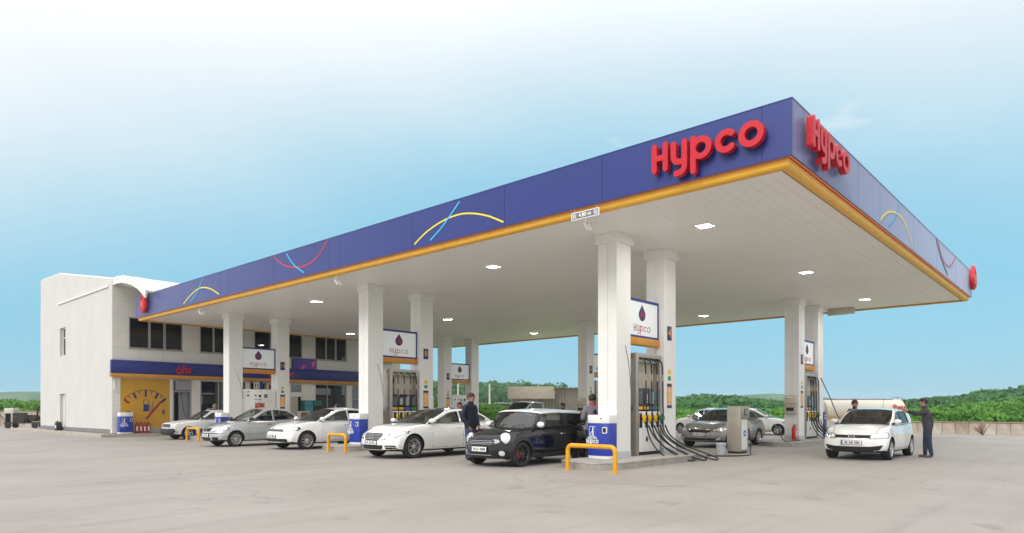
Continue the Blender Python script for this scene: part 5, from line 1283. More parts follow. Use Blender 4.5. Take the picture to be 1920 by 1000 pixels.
    if 'lamp' in sp:
        for (cy, cz, r0) in sp['lamp']:          # reflector bowls inside the headlamp
            for s in (1, -1):
                p, n = skin.hit('front', s * cy, cz); a = n.orthogonal().normalized(); b = n.cross(a)
                mb = MB(); o = p + n * .012
                v = [o] + [o + (a * math.cos(2 * PI * i / 14) + b * math.sin(2 * PI * i / 14)) * r0 * .75 + n * .004 for i in range(14)] + [o + (a * math.cos(2 * PI * i / 14) + b * math.sin(2 * PI * i / 14)) * r0 - n * .008 for i in range(14)]
                f = [(0, 1 + i, 1 + (i + 1) % 14) for i in range(14)] + [(1 + i, 15 + i, 15 + (i + 1) % 14, 1 + (i + 1) % 14) for i in range(14)]
                P('lamp_reflector', mb.add(v, f), m_chrome, t)
    if 'round_lamp' in sp:
        cy, cz, r0 = sp['round_lamp']
        for s in (1, -1):
            p, n = skin.hit('front', s * cy, cz); d = (Vector((1, s * .25, .28)).normalized() * .75 + n * .25).normalized(); q = d.to_track_quat('Z', 'Y').to_euler()
            hd = P('headlamp', MB().lathe([(r0 * .96, -.12), (r0 * .96, .012), (r0 * .8, .034), (r0 * .45, .046), (0, .05)], 28), m_lens, t, p - d * .012, q, smooth=True)
            P('lamp_ring', MB().lathe([(r0 * .93, -.1), (r0 * 1.09, -.1), (r0 * 1.07, .018), (r0 * .94, .026)], 28, closed=True), m_chrome, hd, smooth=True)
            P('lamp_reflector', MB().lathe([(r0 * .30, .047), (r0 * .52, .052), (r0 * .55, .042)], 20), m_chrome, hd, smooth=True)
    if 'slats' in sp:
        for (y0, y1, z, h, mt) in sp['slats']:
            pts = []
            for i in range(9):
                y = y0 + (y1 - y0) * i / 8; p, n = skin.hit('front', y, z); pts.append(p + n * .014)
            P('grille_slat', MB().tube(pts, h / 2, 6), mt, t, smooth=True)
    if 'plate' in sp:
        txt, z, pw_ = sp['plate']; p, n = skin.hit('front', 0, z)
        pl = P('licence_plate', MB().box(-.004, -.26, -.056, .010, .26, .056), m_pwhite, t, (p.x + .012, 0, z), (0, R(-4), 0), bevel=.004)
        P('plate_frame', MB().box(-.008, -.27, -.066, .004, .27, .066), m_black, pl)
        P('plate_band', MB().box(.0102, -.256, -.053, .012, -.215, .053), m_pbl, pl)      # sits at the viewer's left
        text(txt, .105, m_black, pl, (.0118, .02, -.002), (R(90), 0, R(90)), .0012, bold=.002, sx=.86)
        # the band belongs on the car's right side, which is the viewer's left
    if 'emblem' in sp:
        kd, z, r0 = sp['emblem']; p, n = skin.hit('front', 0, z); mb = MB(); y_ = lambda pts: [(q[0], q[1] + z) for q in pts]
        mb.stroke(y_(arc(0, 0, r0, 0, 345, 23)), r0 * .2, p.x + .012, p.x + .026, 'x', closed=True)
        if kd == 'vw':
            mb.stroke(y_([(-.45 * r0, .75 * r0), (0, .05 * r0), (.45 * r0, .75 * r0)]), r0 * .17, p.x + .012, p.x + .025, 'x', cap=0)
            mb.stroke(y_([(-.8 * r0, .35 * r0), (-.42 * r0, -.75 * r0), (0, -.08 * r0), (.42 * r0, -.75 * r0), (.8 * r0, .35 * r0)]), r0 * .17, p.x + .012, p.x + .0245, 'x', cap=0)
        elif kd == 'star':
            for a in (90, 210, 330): mb.stroke(y_([(0, 0), (r0 * math.cos(R(a)), r0 * math.sin(R(a)))]), r0 * .17, p.x + .012, p.x + .025 + a * 1e-6, 'x', cap=0)
        else:
            mb.prism(y_([(r0 * .7 * math.cos(R(a)), r0 * .7 * math.sin(R(a))) for a in range(0, 360, 24)]), p.x + .010, p.x + .02, 'x')
        P('badge', mb, m_chrome if kd != 'disc' else m_steel, t)
    # mirrors
    mx, mzz = e_a[0] - .10, belt(e_a[0] - .1) + .09
    for s in (1, -1):
        y0 = ysurf(mx, mzz); mm = sp.get('mirror', paint); big = sp.get('mirr', (.075, .105, .068))
        mo = P('door_mirror', MB().ball((0, 0, 0), big, 14), mm, t, (mx + .03, s * (y0 + .14), mzz), (0, 0, s * R(12)), smooth=True)
        P('mirror_stalk', MB().tube([(-.02, -s * .16, -.07), (0, -s * .08, -.06), (0, -s * .02, -.03)], .025, 6), m_black, mo, smooth=True)
        P('mirror_glass', MB().box(-big[0] - .004, -big[1] * .75, -big[2] * .7, -big[0] * .72, big[1] * .75, big[2] * .7), m_chrome, mo)
    # wheels
    ty, rim, disc, cal = wheel_meshes(wr, sp['style'])
    for x in (0, -sp['wb']):
        for s in (1, -1):
            w = P('wheel', ty, m_rub, t, (x, s * (W / 2 - .125), wr), (0, 0, 0 if s > 0 else PI)); P('rim', rim, m_alloy, w); P('brake_disc', disc, m_steel2, w)
            if sp['style'] == 'mini': P('brake_caliper', cal, m_exting, w)
    if sp.get('flare'):
        for x in (0, -sp['wb']):
            for s, md in ((1, 'left'), (-1, 'right')):
                a0, a1 = -25, 205; pts_o = [(x + (ar + .075) * math.cos(R(a)), wr + (ar + .075) * math.sin(R(a))) for a in range(a0, a1 + 1, 10)]; pts_i = [(x + (ar - .002) * math.cos(R(a)), wr + (ar - .002) * math.sin(R(a))) for a in range(a0, a1 + 1, 10)]
                mb = MB(); n = len(pts_o)
                for pts, o_ in ((pts_o, .004), (pts_i, .022)):
                    for q in pts: h, nn = skin.hit(md, q[0], max(.17, q[1])); mb.v.append((q[0], h.y + s * o_, max(.17, q[1])))
                mb.v += [(q[0], mb.v[n + i][1] - s * .08, max(.17, q[1])) for i, q in enumerate(pts_i)]
                for i in range(n - 1): mb.f += [(i, i + 1, n + i + 1, n + i), (n + i, n + i + 1, 2 * n + i + 1, 2 * n + i)]; mb.m += [0, 0]
                P('wheel_arch_trim', mb, sp['flare'], t, smooth=True)
    # interior
    sm_ = sp.get('seat', m_seatd); zb_ = belt(xh) - .28
    for s in (1, -1):
        st = P('front_seat', MB().box(-.09, -.24, 0, .09, .24, .50), sm_, t, (xh - .35, s * W * .20, zb_), (0, R(-12), 0), bevel=.06, seg=3); P('headrest', MB().box(-.05, -.13, .53, .05, .13, .70), sm_, st, bevel=.04, seg=3)
    P('rear_seat', MB().box(-.1, -W * .34, 0, .1, W * .34, .46), sm_, t, (min(xh - 1.1, xq + .35) if xq + .35 < xh - .8 else xh - 1.0, 0, zb_), (0, R(-14), 0), bevel=.06, seg=3)
    P('dashboard', MB().prism([(xc - .15, belt(xc - .2) - .1), (xc - .10, belt(xc - .2) + .02), (xc - .42, belt(xc - .2) + .05), (xc - .55, belt(xc - .2) - .12)], -yb * .88, yb * .88, 'y'), m_int, t)
    P('steering_wheel', MB().lathe([(.165, -.012), (.185, 0), (.165, .012), (.150, 0)], 20, 'x', closed=True), m_int, t, (xc - .62, W * .20, belt(xc) + .02), (0, R(-25), 0), smooth=True)
    P('rear_mirror', MB().box(-.015, -.11, -.03, .015, .11, .03), m_int, t, (xh + .08, 0, zh - .12), bevel=.01)
    for wy in (.25, -.3):
        p, n = skin.hit('top', xc + .04, wy)
        P('wiper', MB().tube([(xc + .04, wy, p.z + .01), (xc - .03, wy + .2, topz(xc - .03) + .04), (xc - .07, wy + .42 if wy < 0 else wy + .36, topz(xc - .07) + .045)], .008, 5), m_black, t)
    if sp.get('antenna'): a = sp['antenna']; P('antenna', MB().tube([(a, 0, pchip([xq, xp, xh], [zq, zp, zh], a)), (a - .12, 0, zp + .28)], .005, 5), m_black, t)
    return t

def hl(y0, y1, z0, z1, z2, z3):            # headlamp outline: inner edge z0..z1, outer edge z2..z3
    return [(y0, z0), (y0 + (y1 - y0) * .55, z0 + (z2 - z0) * .35), (y1, z2), (y1 + .005, (z2 + z3) / 2), (y1 - .02, z3), (y0 + (y1 - y0) * .45, z1 + (z3 - z1) * .75), (y0, z1)]
rect = lambda y, z0, z1, s=0: [(-y + s, z0), (y - s, z0), (y, z1), (-y, z1)]
rr2 = lambda y, z0, z1, r: rrect(-y, z0, y, z1, r, 3)
m_hl_black = M('lamp_surround', (.03, .03, .035), .2, coat=1); m_grille = M('grille_black', (.015, .015, .016), .5)
GOLF = dict(W=1.79, fo=.87, wb=2.578, ro=.75, wr=.315, paint=m_pw, style='multi10', top=[(.87, .74), (.78, .79), (.5, .88), (.1, .95), (-.4, 1.0), (-1.0, 1.0), (-2.2, 1.03), (-2.9, 1.05), (-3.25, 1.04), (-3.328, .98)],
    cab=[(-.30, .99), (-1.22, 1.425), (-1.85, 1.48), (-3.0, 1.40), (-3.24, 1.04)], win=[(-.62, -1.72), (-1.80, -2.78)], doors=[(-.60, -1.76), (-1.79, -2.75)], glass=m_cglass, rglass=m_cglassd,
    plate=('34 ZP 8022', .46, 0), emblem=('vw', .675, .075), lamp=[(.58, .69, .05), (.72, .71, .055)], front=[('grille', rect(.50, .635, .71, -.0), m_grille, .006, False), ('headlamp', hl(.46, .86, .62, .70, .66, .79), m_hl_black, .007, True), ('lamp_lens', hl(.50, .84, .635, .695, .67, .77), m_lens, .010, True), ('lower_intake', rr2(.70, .28, .385, .04), m_grille, .006, False)],
    slats=[(-.44, .44, .655, .012, m_steel2), (-.44, .44, .69, .012, m_steel2), (-.62, .62, .33, .010, m_black)])
POLO = dict(GOLF, W=1.68, fo=.81, wb=2.47, ro=.69, wr=.30, style='plain7', top=[(.81, .72), (.72, .77), (.45, .87), (.1, .94), (-.35, .99), (-1.0, .98), (-2.1, 1.0), (-2.8, 1.02), (-3.1, 1.01), (-3.16, .96)],
    cab=[(-.28, .985), (-1.12, 1.41), (-1.75, 1.462), (-2.85, 1.38), (-3.08, 1.02)], win=[(-.56, -1.62), (-1.72, -2.42)], doors=[(-.55, -1.66), (-1.69, -2.40)], plate=('45 AR 084', .49, 0), emblem=('vw', .655, .075), lamp=[(.55, .66, .05), (.69, .675, .05)],
    front=[('grille', rect(.46, .615, .695, .0), m_grille, .006, False), ('headlamp', hl(.43, .81, .59, .705, .61, .765), m_hl_black, .007, True), ('lamp_lens', hl(.45, .80, .60, .70, .62, .755), m_lens, .010, True), ('lower_intake', [(-.66, .30), (-.45, .255), (.45, .255), (.66, .30), (.74, .425), (.45, .385), (-.45, .385), (-.74, .425)], m_grille, .006, False)],
    slats=[(-.42, .42, .635, .012, m_black), (-.42, .42, .675, .012, m_black), (-.55, .55, .30, .010, m_black)], antenna=-2.6)
ALB = dict(W=1.70, fo=.80, wb=2.439, ro=.93, wr=.29, paint=m_psil, style='cap9', rf=.26, top=[(.80, .70), (.70, .76), (.4, .85), (0, .91), (-.4, .97), (-1.0, .97), (-2.1, 1.01), (-2.7, 1.06), (-3.2, 1.06), (-3.369, 1.0)],
    cab=[(-.30, .965), (-1.10, 1.42), (-1.6, 1.49), (-2.25, 1.43), (-2.85, 1.07)], win=[(-.52, -1.50), (-1.58, -2.45)], doors=[(-.50, -1.53), (-1.56, -2.40)], mirror=m_black, hdlmat=m_black, plate=('35 A 407', .43, 0), emblem=('disc', .64, .05), lamp=[(.50, .645, .055), (.64, .665, .055)],
    front=[('grille', [(-.26, .575), (.26, .575), (.33, .70), (-.33, .70)], m_grille, .006, False), ('headlamp', hl(.35, .80, .57, .69, .63, .73), m_lens, .008, True), ('bumper_strip', [(-.80, .495), (.80, .495), (.80, .52), (-.80, .52)], m_black, .010, False), ('lower_intake', rr2(.34, .26, .35, .03), m_grille, .006, False), ('fog_vent', [(.44, .26), (.66, .28), (.68, .37), (.42, .37)], m_grille, .006, True)],
    slats=[(-.28, .28, .62, .01, m_black), (-.30, .30, .66, .01, m_black)], antenna=-1.25)
TOF = dict(W=1.64, fo=.74, wb=2.49, ro=.98, wr=.29, paint=m_pw2, style='star5', rf=.10, rr=.08, pf=.02, crown=.02, tum=.93, zb=.22, fprof=[(.2, .06), (.3, 0), (.5, 0), (.56, .06), (.74, .05), (.85, .06)], top=[(.74, .745), (.66, .775), (.3, .83), (-.1, .88), (-.5, .915), (-1.0, .92), (-2.2, .93), (-2.8, .94), (-3.4, .93), (-3.47, .90)],
    cab=[(-.45, .92), (-1.05, 1.335), (-1.6, 1.385), (-2.35, 1.345), (-2.85, .95)], sweep=(.10, .06, .06, .08), yr=.74, win=[(-.60, -1.55), (-1.61, -2.45)], doors=[(-.58, -1.57), (-1.60, -2.35)], mirror=m_black, hdlmat=m_black, mirr=(.05, .08, .05), plate=('45 HD 17', .44, 0), lamp=[(.60, .645, .06)],
    sec=[(0, .93), (.12, .975), (.35, 1.0), (.62, 1.0), (.9, .975), (1, .93)],
    front=[('grille', rect(.42, .565, .72), m_grille, .006, False), ('headlamp', rr2(.165, .57, .73, .02) and [(.44, .57), (.765, .57), (.765, .735), (.44, .735)], m_lens, .010, True), ('bumper', [(-.80, .24), (.80, .24), (.80, .515), (-.80, .515)], m_black, .03, False)],
    slats=[(-.38, .38, .60, .01, m_steel2), (-.38, .38, .64, .01, m_steel2), (-.38, .38, .68, .01, m_steel2)], strip=(.30, .50, m_black))
EKL = dict(W=1.854, fo=.86, wb=2.874, ro=1.13, wr=.335, paint=m_pw, style='twin6', glassroof=True, top=[(.86, .74), (.76, .80), (.4, .91), (0, .96), (-.5, 1.0), (-1.2, 1.0), (-2.4, 1.03), (-3.2, 1.06), (-3.8, 1.05), (-4.004, .98)], rf=.32,
    cab=[(-.38, .985), (-1.32, 1.40), (-1.95, 1.465), (-2.75, 1.40), (-3.45, 1.07)], win=[(-.72, -1.86), (-1.94, -2.98)], doors=[(-.70, -1.90), (-1.93, -2.95)], seat=m_seatb, mirr=(.07, .125, .065), plate=('81 KE 952', .455, 0), trimmat=m_black,
    lamp=[(.50, .62, .055), (.66, .655, .06), (.76, .675, .055)],
    front=[('grille', [(-.27, .52), (.27, .52), (.40, .64), (.40, .70), (.34, .72), (-.34, .72), (-.40, .70), (-.40, .64)], m_grille, .006, False), ('headlamp', [(.43, .545), (.53, .56), (.60, .71), (.54, .70)], m_lens, .009, True), ('headlamp', [(.56, .575), (.78, .61), (.88, .72), (.87, .78), (.64, .72)], m_lens, .009, True),
        ('lower_intake', [(-.42, .27), (.42, .27), (.48, .39), (-.48, .39)], m_grille, .006, False), ('side_vent', [(.55, .28), (.82, .30), (.80, .39), (.52, .385)], m_grille, .007, True)],
    slats=[(-.33, .33, .555, .022, m_chrome), (-.38, .38, .60, .022, m_chrome), (-.40, .40, .645, .022, m_chrome), (-.38, .38, .69, .022, m_chrome), (.53, .82, .345, .02, m_chrome), (-.53, -.82, .345, .02, m_chrome), (-.37, .37, .722, .016, m_chrome)], emblem=('star', .62, .085))
MIN = dict(W=1.683, fo=.69, wb=2.467, ro=.55, wr=.312, arch=.03, paint=m_pblk, roof=m_pw, pillar=m_pblk, mirror=m_pw, style='mini', rf=.34, rr=.25, crown=.06, zb=.19, fprof=[(.15, .10), (.28, .01), (.42, 0), (.55, .02), (.66, .05), (.80, .14), (.9, .22)],
    top=[(.69, .76), (.60, .82), (.35, .90), (0, .94), (-.35, .97), (-1.0, .965), (-2.0, .985), (-2.6, 1.0), (-2.95, .98), (-3.017, .92)], lower=m_black, lowz=.27,
    cab=[(-.26, .955), (-.62, 1.385), (-1.4, 1.425), (-2.76, 1.385), (-2.95, .99)], yr=.80, yb=.90, pil=.045, sweep=(.26, .18, .08, .10), win=[(-.54, -1.72), (-1.80, -2.66)], doors=[(-.58, -1.78)], hdlmat=m_chrome, mirr=(.07, .10, .075), hdl=.16, glass=m_cglass, plate=('34 JU 9408', .435, 0), trimmat=m_pblk, round_lamp=(.605, .70, .135), band=.055,
    front=[('grille', rrect(-.42, .525, .42, .675, .07, 4), m_grille, .006, False), 
        ('lower_intake', rrect(-.40, .235, .40, .375, .06, 4), m_grille, .006, False), ('fog_lamp', [(.60 + .062 * math.cos(R(a)), .345 + .062 * math.sin(R(a))) for a in range(0, 360, 24)], m_lens, .010, True)],
    slats=[(-.36, .36, .56, .018, m_chrome), (-.40, .40, .595, .018, m_chrome), (-.36, .36, .632, .018, m_chrome), (-.36, .36, .30, .012, m_chrome)], flare=m_black)
PEU = dict(ALB, W=1.748, fo=.84, wb=2.65, ro=.95, wr=.31, paint=m_pgry, style='plain7', rf=.28, top=[(.84, .72), (.74, .78), (.4, .90), (0, .95), (-.4, .99), (-1.0, .99), (-2.2, 1.02), (-2.9, 1.06), (-3.4, 1.05), (-3.60, .98)],
    cab=[(-.34, .985), (-1.18, 1.40), (-1.75, 1.465), (-2.45, 1.41), (-3.1, 1.07)], win=[(-.60, -1.62), (-1.70, -2.66)], doors=[(-.58, -1.66), (-1.69, -2.62)], mirror=m_pgry, hdlmat=m_pgry, plate=('34 AGU 273', .50, 0), emblem=('disc', .76, .045), lamp=[(.60, .655, .05), (.73, .675, .05)], antenna=None,
    front=[('grille', [(-.34, .55), (.34, .55), (.47, .66), (.42, .69), (-.42, .69), (-.47, .66)], m_grille, .006, False), ('headlamp', hl(.52, .84, .61, .67, .64, .74), m_lens, .009, True), ('lower_intake', [(-.56, .28), (.56, .28), (.66, .36), (-.66, .36)], m_grille, .006, False), ('fog_vent', [(.60, .30), (.74, .32), (.76, .40), (.68, .38)], m_lens, .008, True)],
    slats=[(-.42, .42, .585, .012, m_black), (-.44, .44, .625, .012, m_black), (-.44, .44, .66, .012, m_chrome)])
for S_ in (ALB, PEU): S_.pop('antenna', None) if S_.get('antenna') is None else None
def put(label, sp, wx, wy, rz=PI):      # wx, wy: where the front left tyre stands
    return car(label, (wx, wy + sp['W'] / 2 - .02, 0), sp, rz)
put('white boxy old saloon with black bumper, leftmost car', TOF, 13.05, 31.9)
put('silver-grey saloon with oval headlamps, second car from the left', ALB, 11.74, 24.46)
put('white compact hatchback third from the left beside the yellow barrier', GOLF, 12.6, 20.95)
put('large white saloon with chrome slatted grille and dark glass roof', EKL, 12.33, 14.83)
put('glossy black small hatchback with white roof and round headlamps', MIN, 12.26, 10.67)
put('grey saloon behind the free-standing gas cabinet', PEU, 23.45, 10.38)
put('white hatchback at right with a man leaning on its roof', POLO, 20.76, 4.55)
BG = dict(ALB, paint=m_pw, mirror=m_pw, hdlmat=m_pw, style='plain7', front=ALB['front'][:2], slats=[], plate=('35 DK 60', .43, 0), rearp=[('tail_lamp', [(.5, .78), (.76, .78), (.78, .92), (.5, .92)], m_tailred, .008)])
p = at((1462 - 960) / 1254 * 37, 37); car('white saloon parked behind the grey saloon, right of it', p, dict(BG), R(-48.05 - 28))
p = at((1292 - 960) / 1254 * 40, 40); car('white saloon at the back, half hidden left of the grey saloon', p, dict(BG), R(80))
PICK = dict(ALB, W=1.62, paint=m_pcrm, mirror=m_black, hdlmat=m_black, style='plain7', fo=.75, wb=2.4, ro=.9, top=[(.75, .85), (.65, .92), (.4, 1.02), (.1, 1.10), (-.2, 1.12), (-1.0, 1.12), (-1.6, 1.12), (-2.3, 1.12), (-2.9, 1.12), (-3.3, 1.05)],
    cab=[(.15, 1.10), (-.62, 1.74), (-1.0, 1.80), (-1.62, 1.77), (-1.80, 1.14)], win=[(-.12, -.72), (-.80, -1.45)], doors=[(-.15, -1.45)], glass=m_cglassd, yr=.80, front=ALB['front'][:2], slats=[], wr=.30, plate=('45 FR 31', .45, 0))
p = at((955 - 960) / 1254 * 31, 31); car('cream pickup with dark windscreen parked behind the black car', p, PICK, R(-48.05 - 138), 'pickup', name='pickup_truck')
# ================================================================== PEOPLE
def person(label, loc, face, h=1.75, top=None, bottom=None, shoe=None, pose=None, hair=None, collar=None, bald=False):
    t = thing('person', label, 'person', loc, face); k = h / 1.75
    J = dict(pel=(0, 0, .94), sp=(0, 0, 1.10), ch=(0, 0, 1.28), nb=(0, 0, 1.45), nk=(.012, 0, 1.50), h1=(.032, 0, 1.565), h2=(.030, 0, 1.64), h3=(.020, 0, 1.695))
    Rd = dict(pel=.178, sp=.180, ch=.195, nb=.090, nk=.066, h1=.086, h2=.099, h3=.082)
    for s, n in ((1, 'L'), (-1, 'R')):
        J.update({'hip' + n: (0, s * .095, .86), 'kn' + n: (.02, s * .11, .48), 'an' + n: (-.02, s * .115, .10), 'he' + n: (-.03, s * .115, .045), 'to' + n: (.16, s * .135, .035),
                  'sh' + n: (0, s * .195, 1.385), 'el' + n: (-.04, s * .285, 1.12), 'wr' + n: (.05, s * .275, .88), 'pa' + n: (.075, s * .24, .81)})
        Rd.update({'hip' + n: .115, 'kn' + n: .078, 'an' + n: .060, 'he' + n: .045, 'to' + n: .040, 'sh' + n: .098, 'el' + n: .074, 'wr' + n: .046, 'pa' + n: .034})
    J.update(pose or {})
    ED = [('pel', 'sp', 't'), ('sp', 'ch', 't'), ('ch', 'nb', 't'), ('nb', 'nk', 's'), ('nk', 'h1', 's'), ('h1', 'h2', 's'), ('h2', 'h3', 's')]
    for n in 'LR':
        ED += [('pel', 'hip' + n, 'b'), ('hip' + n, 'kn' + n, 'b'), ('kn' + n, 'an' + n, 'b'), ('an' + n, 'he' + n, 'f'), ('he' + n, 'to' + n, 'f'), ('ch', 'sh' + n, 't'), ('sh' + n, 'el' + n, 't'), ('el' + n, 'wr' + n, 't'), ('wr' + n, 'pa' + n, 's')]
        pa = Vector(J['pa' + n]); wr = Vector(J['wr' + n]); d = (pa - wr).normalized(); s = 1 if n == 'L' else -1
        side = d.cross(Vector((0, s, 0))); side = side.normalized() if side.length > .1 else Vector((1, 0, 0)); cur = d.cross(side).normalized() * .02 * (-s)
        for fi, (o, ln) in enumerate(((-.030, .070), (-.010, .082), (.010, .078), (.030, .062))):
            a = 'f%s%d' % (n, fi); J[a + 'a'] = tuple(pa + side * o + d * .035); J[a + 'b'] = tuple(pa + side * o * 1.1 + d * (.035 + ln * .55) + cur * .5); J[a + 'c'] = tuple(pa + side * o * 1.1 + d * (.035 + ln * .9) + cur * 1.6)
            for q in 'abc': Rd[a + q] = .0095
            ED += [('pa' + n, a + 'a', 's'), (a + 'a', a + 'b', 's'), (a + 'b', a + 'c', 's')]
        a = 'th' + n; J[a + 'a'] = tuple(pa + side * .045 - d * .01); J[a + 'b'] = tuple(pa + side * .06 + d * .035 + cur); Rd[a + 'a'] = .011; Rd[a + 'b'] = .010
        ED += [('pa' + n, a + 'a', 's'), (a + 'a', a + 'b', 's')]
    names = list(J); ix = {n: i for i, n in enumerate(names)}
    me = bpy.data.meshes.new('body'); me.from_pydata([tuple(c * k for c in J[n]) for n in names], [(ix[a], ix[b]) for a, b, _ in ED], [])
    ob = bpy.data.objects.new('tmp', me); COL.objects.link(ob); ob.modifiers.new('s', 'SKIN'); ob.modifiers.new('u', 'SUBSURF').levels = 2
    for n in names:
        v = me.skin_vertices[0].data[ix[n]]; v.radius = (Rd[n] * k, Rd[n] * k); v.use_root = (n == 'pel')
    bd = bake(ob); bpy.data.objects.remove(ob); bd.name = 'body'; bd.materials.clear()
    for m_ in (m_skin, top, bottom, shoe): bd.materials.append(m_)
    segs = [(Vector(J[a]) * k, Vector(J[b]) * k, {'s': 0, 't': 1, 'b': 2, 'f': 3}[c], (Rd[a] + Rd[b]) / 2 * k) for a, b, c in ED]
    hem = Vector(J['pel']) * k
    for p in bd.polygons:
        c = p.center; best = 9; mi = 0
        for a, b, m_, r in segs:
            d = b - a; u = max(0, min(1, (c - a).dot(d) / max(1e-9, d.length_squared))); q = (c - (a + d * u)).length - r
            if q < best: best = q; mi = m_
        if mi == 2 and c.z > hem.z - .10 * k: mi = 1
        p.material_index = mi
    bd.shade_smooth(); P('body', bd, m_skin, t)
    hc = (Vector(J['h1']) + Vector(J['h3'])) / 2 * k; up = (Vector(J['h3']) - Vector(J['nk'])).normalized(); ex = Vector((1, 0, 0)); ex = (ex - up * ex.dot(up)).normalized(); 
    tl = pose.get('look', 0) if pose else 0
    M3 = Matrix((ex, up.cross(ex), up)).transposed() @ Matrix.Rotation(tl, 3, 'Z'); ro = M3.to_euler()
    # hair cap, brow line kept open towards the face
    v = []; f = []; nn = 18; mm = 9
    for j in range(mm + 1):
        for i in range(nn):
            a = 2 * PI * i / nn; lim = R(70) if math.cos(a) > .55 else (R(98) if math.cos(a) > -.1 else R(122)); ph = lim * j / mm
            v.append((.113 * math.sin(ph) * math.cos(a) - .010, .104 * math.sin(ph) * math.sin(a), .122 * math.cos(ph) + .024))
    for j in range(mm):
        for i in range(nn): f.append((j * nn + i, (j + 1) * nn + i, (j + 1) * nn + (i + 1) % nn, j * nn + (i + 1) % nn))
    P('hair', MB().add([(q[0] * k, q[1] * k, q[2] * k) for q in v], f), hair or m_hair, t, hc, ro, smooth=True)
    P('nose', MB().add([(.096 * k, 0, .035 * k), (.094 * k, .016 * k, -.02 * k), (.094 * k, -.016 * k, -.02 * k), (.126 * k, 0, -.018 * k)], [(0, 1, 3), (0, 3, 2), (1, 2, 3)]), m_skin, t, hc, ro)
    for s in (1, -1):
        P('ear', MB().ball((-.005 * k, s * .100 * k, -.002), (.020 * k, .012 * k, .032 * k), 10), m_skin, t, hc, ro, smooth=True)
        P('eye', MB().ball((.094 * k, s * .034 * k, .018 * k), (.010 * k, .014 * k, .008 * k), 8), m_black, t, hc, ro, smooth=True)
        P('eyebrow', MB().ball((.096 * k, s * .034 * k, .040 * k), (.008 * k, .022 * k, .005 * k), 8), m_hair, t, hc, ro, smooth=True)
    P('mouth', MB().ball((.092 * k, 0, -.05 * k), (.008 * k, .022 * k, .005 * k), 8), m_dred, t, hc, ro, smooth=True)
    if collar: P('collar', MB().lathe([(.078 * k, 0), (.092 * k, .0), (.086 * k, .06 * k), (.072 * k, .06 * k)], 16, 'z', closed=True), collar, t, Vector(J['nb']) * k + Vector((0, 0, .02)), ro, smooth=True)
    return t
RZ = -48.05
ang_of = lambda v: math.atan2(v.y, v.x)
toR = ang_of(RGT)
person('man in dark jacket and jeans standing between the white saloon and the black car', at(-1.15, 18.5), toR + R(-32), 1.84, m_jdark, m_jean, m_shoeb,
       dict(wrL=(.12, .20, .93), paL=(.15, .17, .87), elL=(-.05, .29, 1.13), wrR=(.10, -.22, .92), paR=(.12, -.20, .86), elR=(-.06, -.29, 1.13)), collar=m_jdark)
t = person('attendant in grey uniform seen from behind beside the black car', (14.75, 10.36, 0), toR + R(105), 1.80, m_jgrey, m_trou, m_shoeb,
       dict(wrL=(.22, .12, 1.08), paL=(.28, .08, 1.10), elL=(.0, .27, 1.12), wrR=(.22, -.12, 1.06), paR=(.28, -.08, 1.08), elR=(.0, -.27, 1.12)), collar=M('collar_red', (.45, .04, .02), .7))
P('back_emblem', MB().prism([(p[0], 1.33 + p[1]) for p in drop_poly(.055, 1.7)], -.186, -.178, 'x'), m_drop, t); P('belt_band', MB().lathe([(.172, 0), (.176, 0), (.176, .05), (.172, .05)], 20, closed=True), m_pwhite, t, (0, 0, 1.06)) if False else None
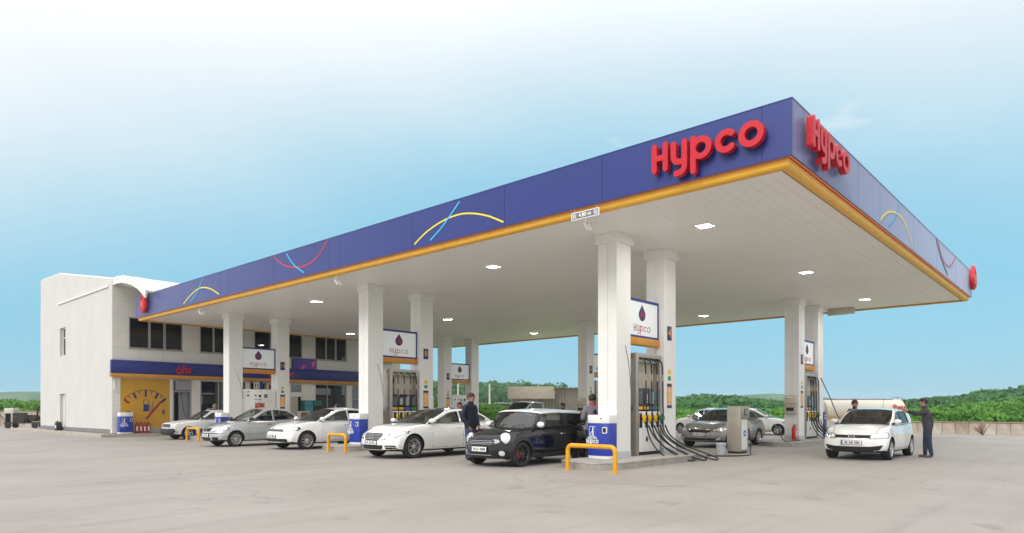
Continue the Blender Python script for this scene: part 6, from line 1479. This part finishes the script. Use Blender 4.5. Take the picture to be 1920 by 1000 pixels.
# man leaning on the white hatchback: reaches towards -right
person('man in charcoal jacket and blue jeans leaning with both hands on the white hatchback', (22.62, 4.02, 0), math.atan2(.95, -.25), 1.72, m_jbrown, m_jeand, m_shoe,
       dict(pel=(-.02, 0, .93), sp=(.0, 0, 1.09), ch=(.03, 0, 1.27), nb=(.06, 0, 1.43), nk=(.085, 0, 1.50), h1=(.12, 0, 1.57), h2=(.12, 0, 1.64), h3=(.105, 0, 1.69), shL=(.05, .18, 1.38), shR=(.05, -.18, 1.38),
            elL=(.26, .24, 1.30), wrL=(.47, .16, 1.37), paL=(.55, .13, 1.385), elR=(.27, -.23, 1.28), wrR=(.49, -.15, 1.35), paR=(.57, -.13, 1.375), knL=(-.02, .12, .48), anL=(-.08, .13, .10), heL=(-.09, .13, .045), toL=(.10, .15, .035), knR=(.05, -.11, .48), anR=(.06, -.12, .10), heR=(.05, -.12, .045), toR=(.24, -.14, .035)))
def back_person(px, d, label, face, h, top, **kw):
    p = at((px - 960) / 1254 * d, d); person(label, p, face, h, top, m_trou, m_shoeb, kw.get('pose'), kw.get('hair'))
lean = dict(sp=(.06, 0, 1.06), ch=(.22, 0, 1.17), nb=(.36, 0, 1.26), nk=(.41, 0, 1.30), h1=(.46, 0, 1.35), h2=(.47, 0, 1.42), h3=(.46, 0, 1.47), shL=(.26, .18, 1.25), shR=(.26, -.18, 1.25), elL=(.40, .26, 1.05), wrL=(.55, .22, .98), paL=(.62, .2, .97), elR=(.40, -.26, 1.05), wrR=(.55, -.22, .98), paR=(.62, -.2, .97))
back_person(1602, 22.2, 'man with dark hair looking over the far side of the white hatchback', ang_of(-FWD) + R(20), 1.70, m_jbrown)
back_person(862, 25, 'dark-haired man behind the roof of the large white saloon', ang_of(-FWD), 1.66, m_jbrown)
back_person(1056, 27, 'man in dark clothes in profile behind the black car roof', ang_of(-RGT), 1.66, m_jbrown)
back_person(385, 35.2, 'grey-haired man bending over the roof of the old white saloon', toR, 1.92, m_jgrey, pose=lean, hair=M('hair_grey', (.18, .17, .16), .6))
back_person(632, 29, 'man in dark cap behind the white compact hatchback', ang_of(-RGT), 1.64, m_jdark)
# ================================================================== AIR
hz = bpy.data.materials.new('haze_air'); hz.use_nodes = True; nt = hz.node_tree; nt.nodes.clear()
o_ = nt.nodes.new('ShaderNodeOutputMaterial'); v_ = nt.nodes.new('ShaderNodeVolumePrincipled'); v_.inputs['Color'].default_value = (.86, .93, 1, 1); v_.inputs['Density'].default_value = .0006; v_.inputs['Anisotropy'].default_value = .2
nt.links.new(v_.outputs[0], o_.inputs['Volume'])
hb = P('haze', MB().box(-900, -900, -3.5, 900, 900, 19.5), hz); kind(hb, 'stuff', 'pale even air haze over the whole place')
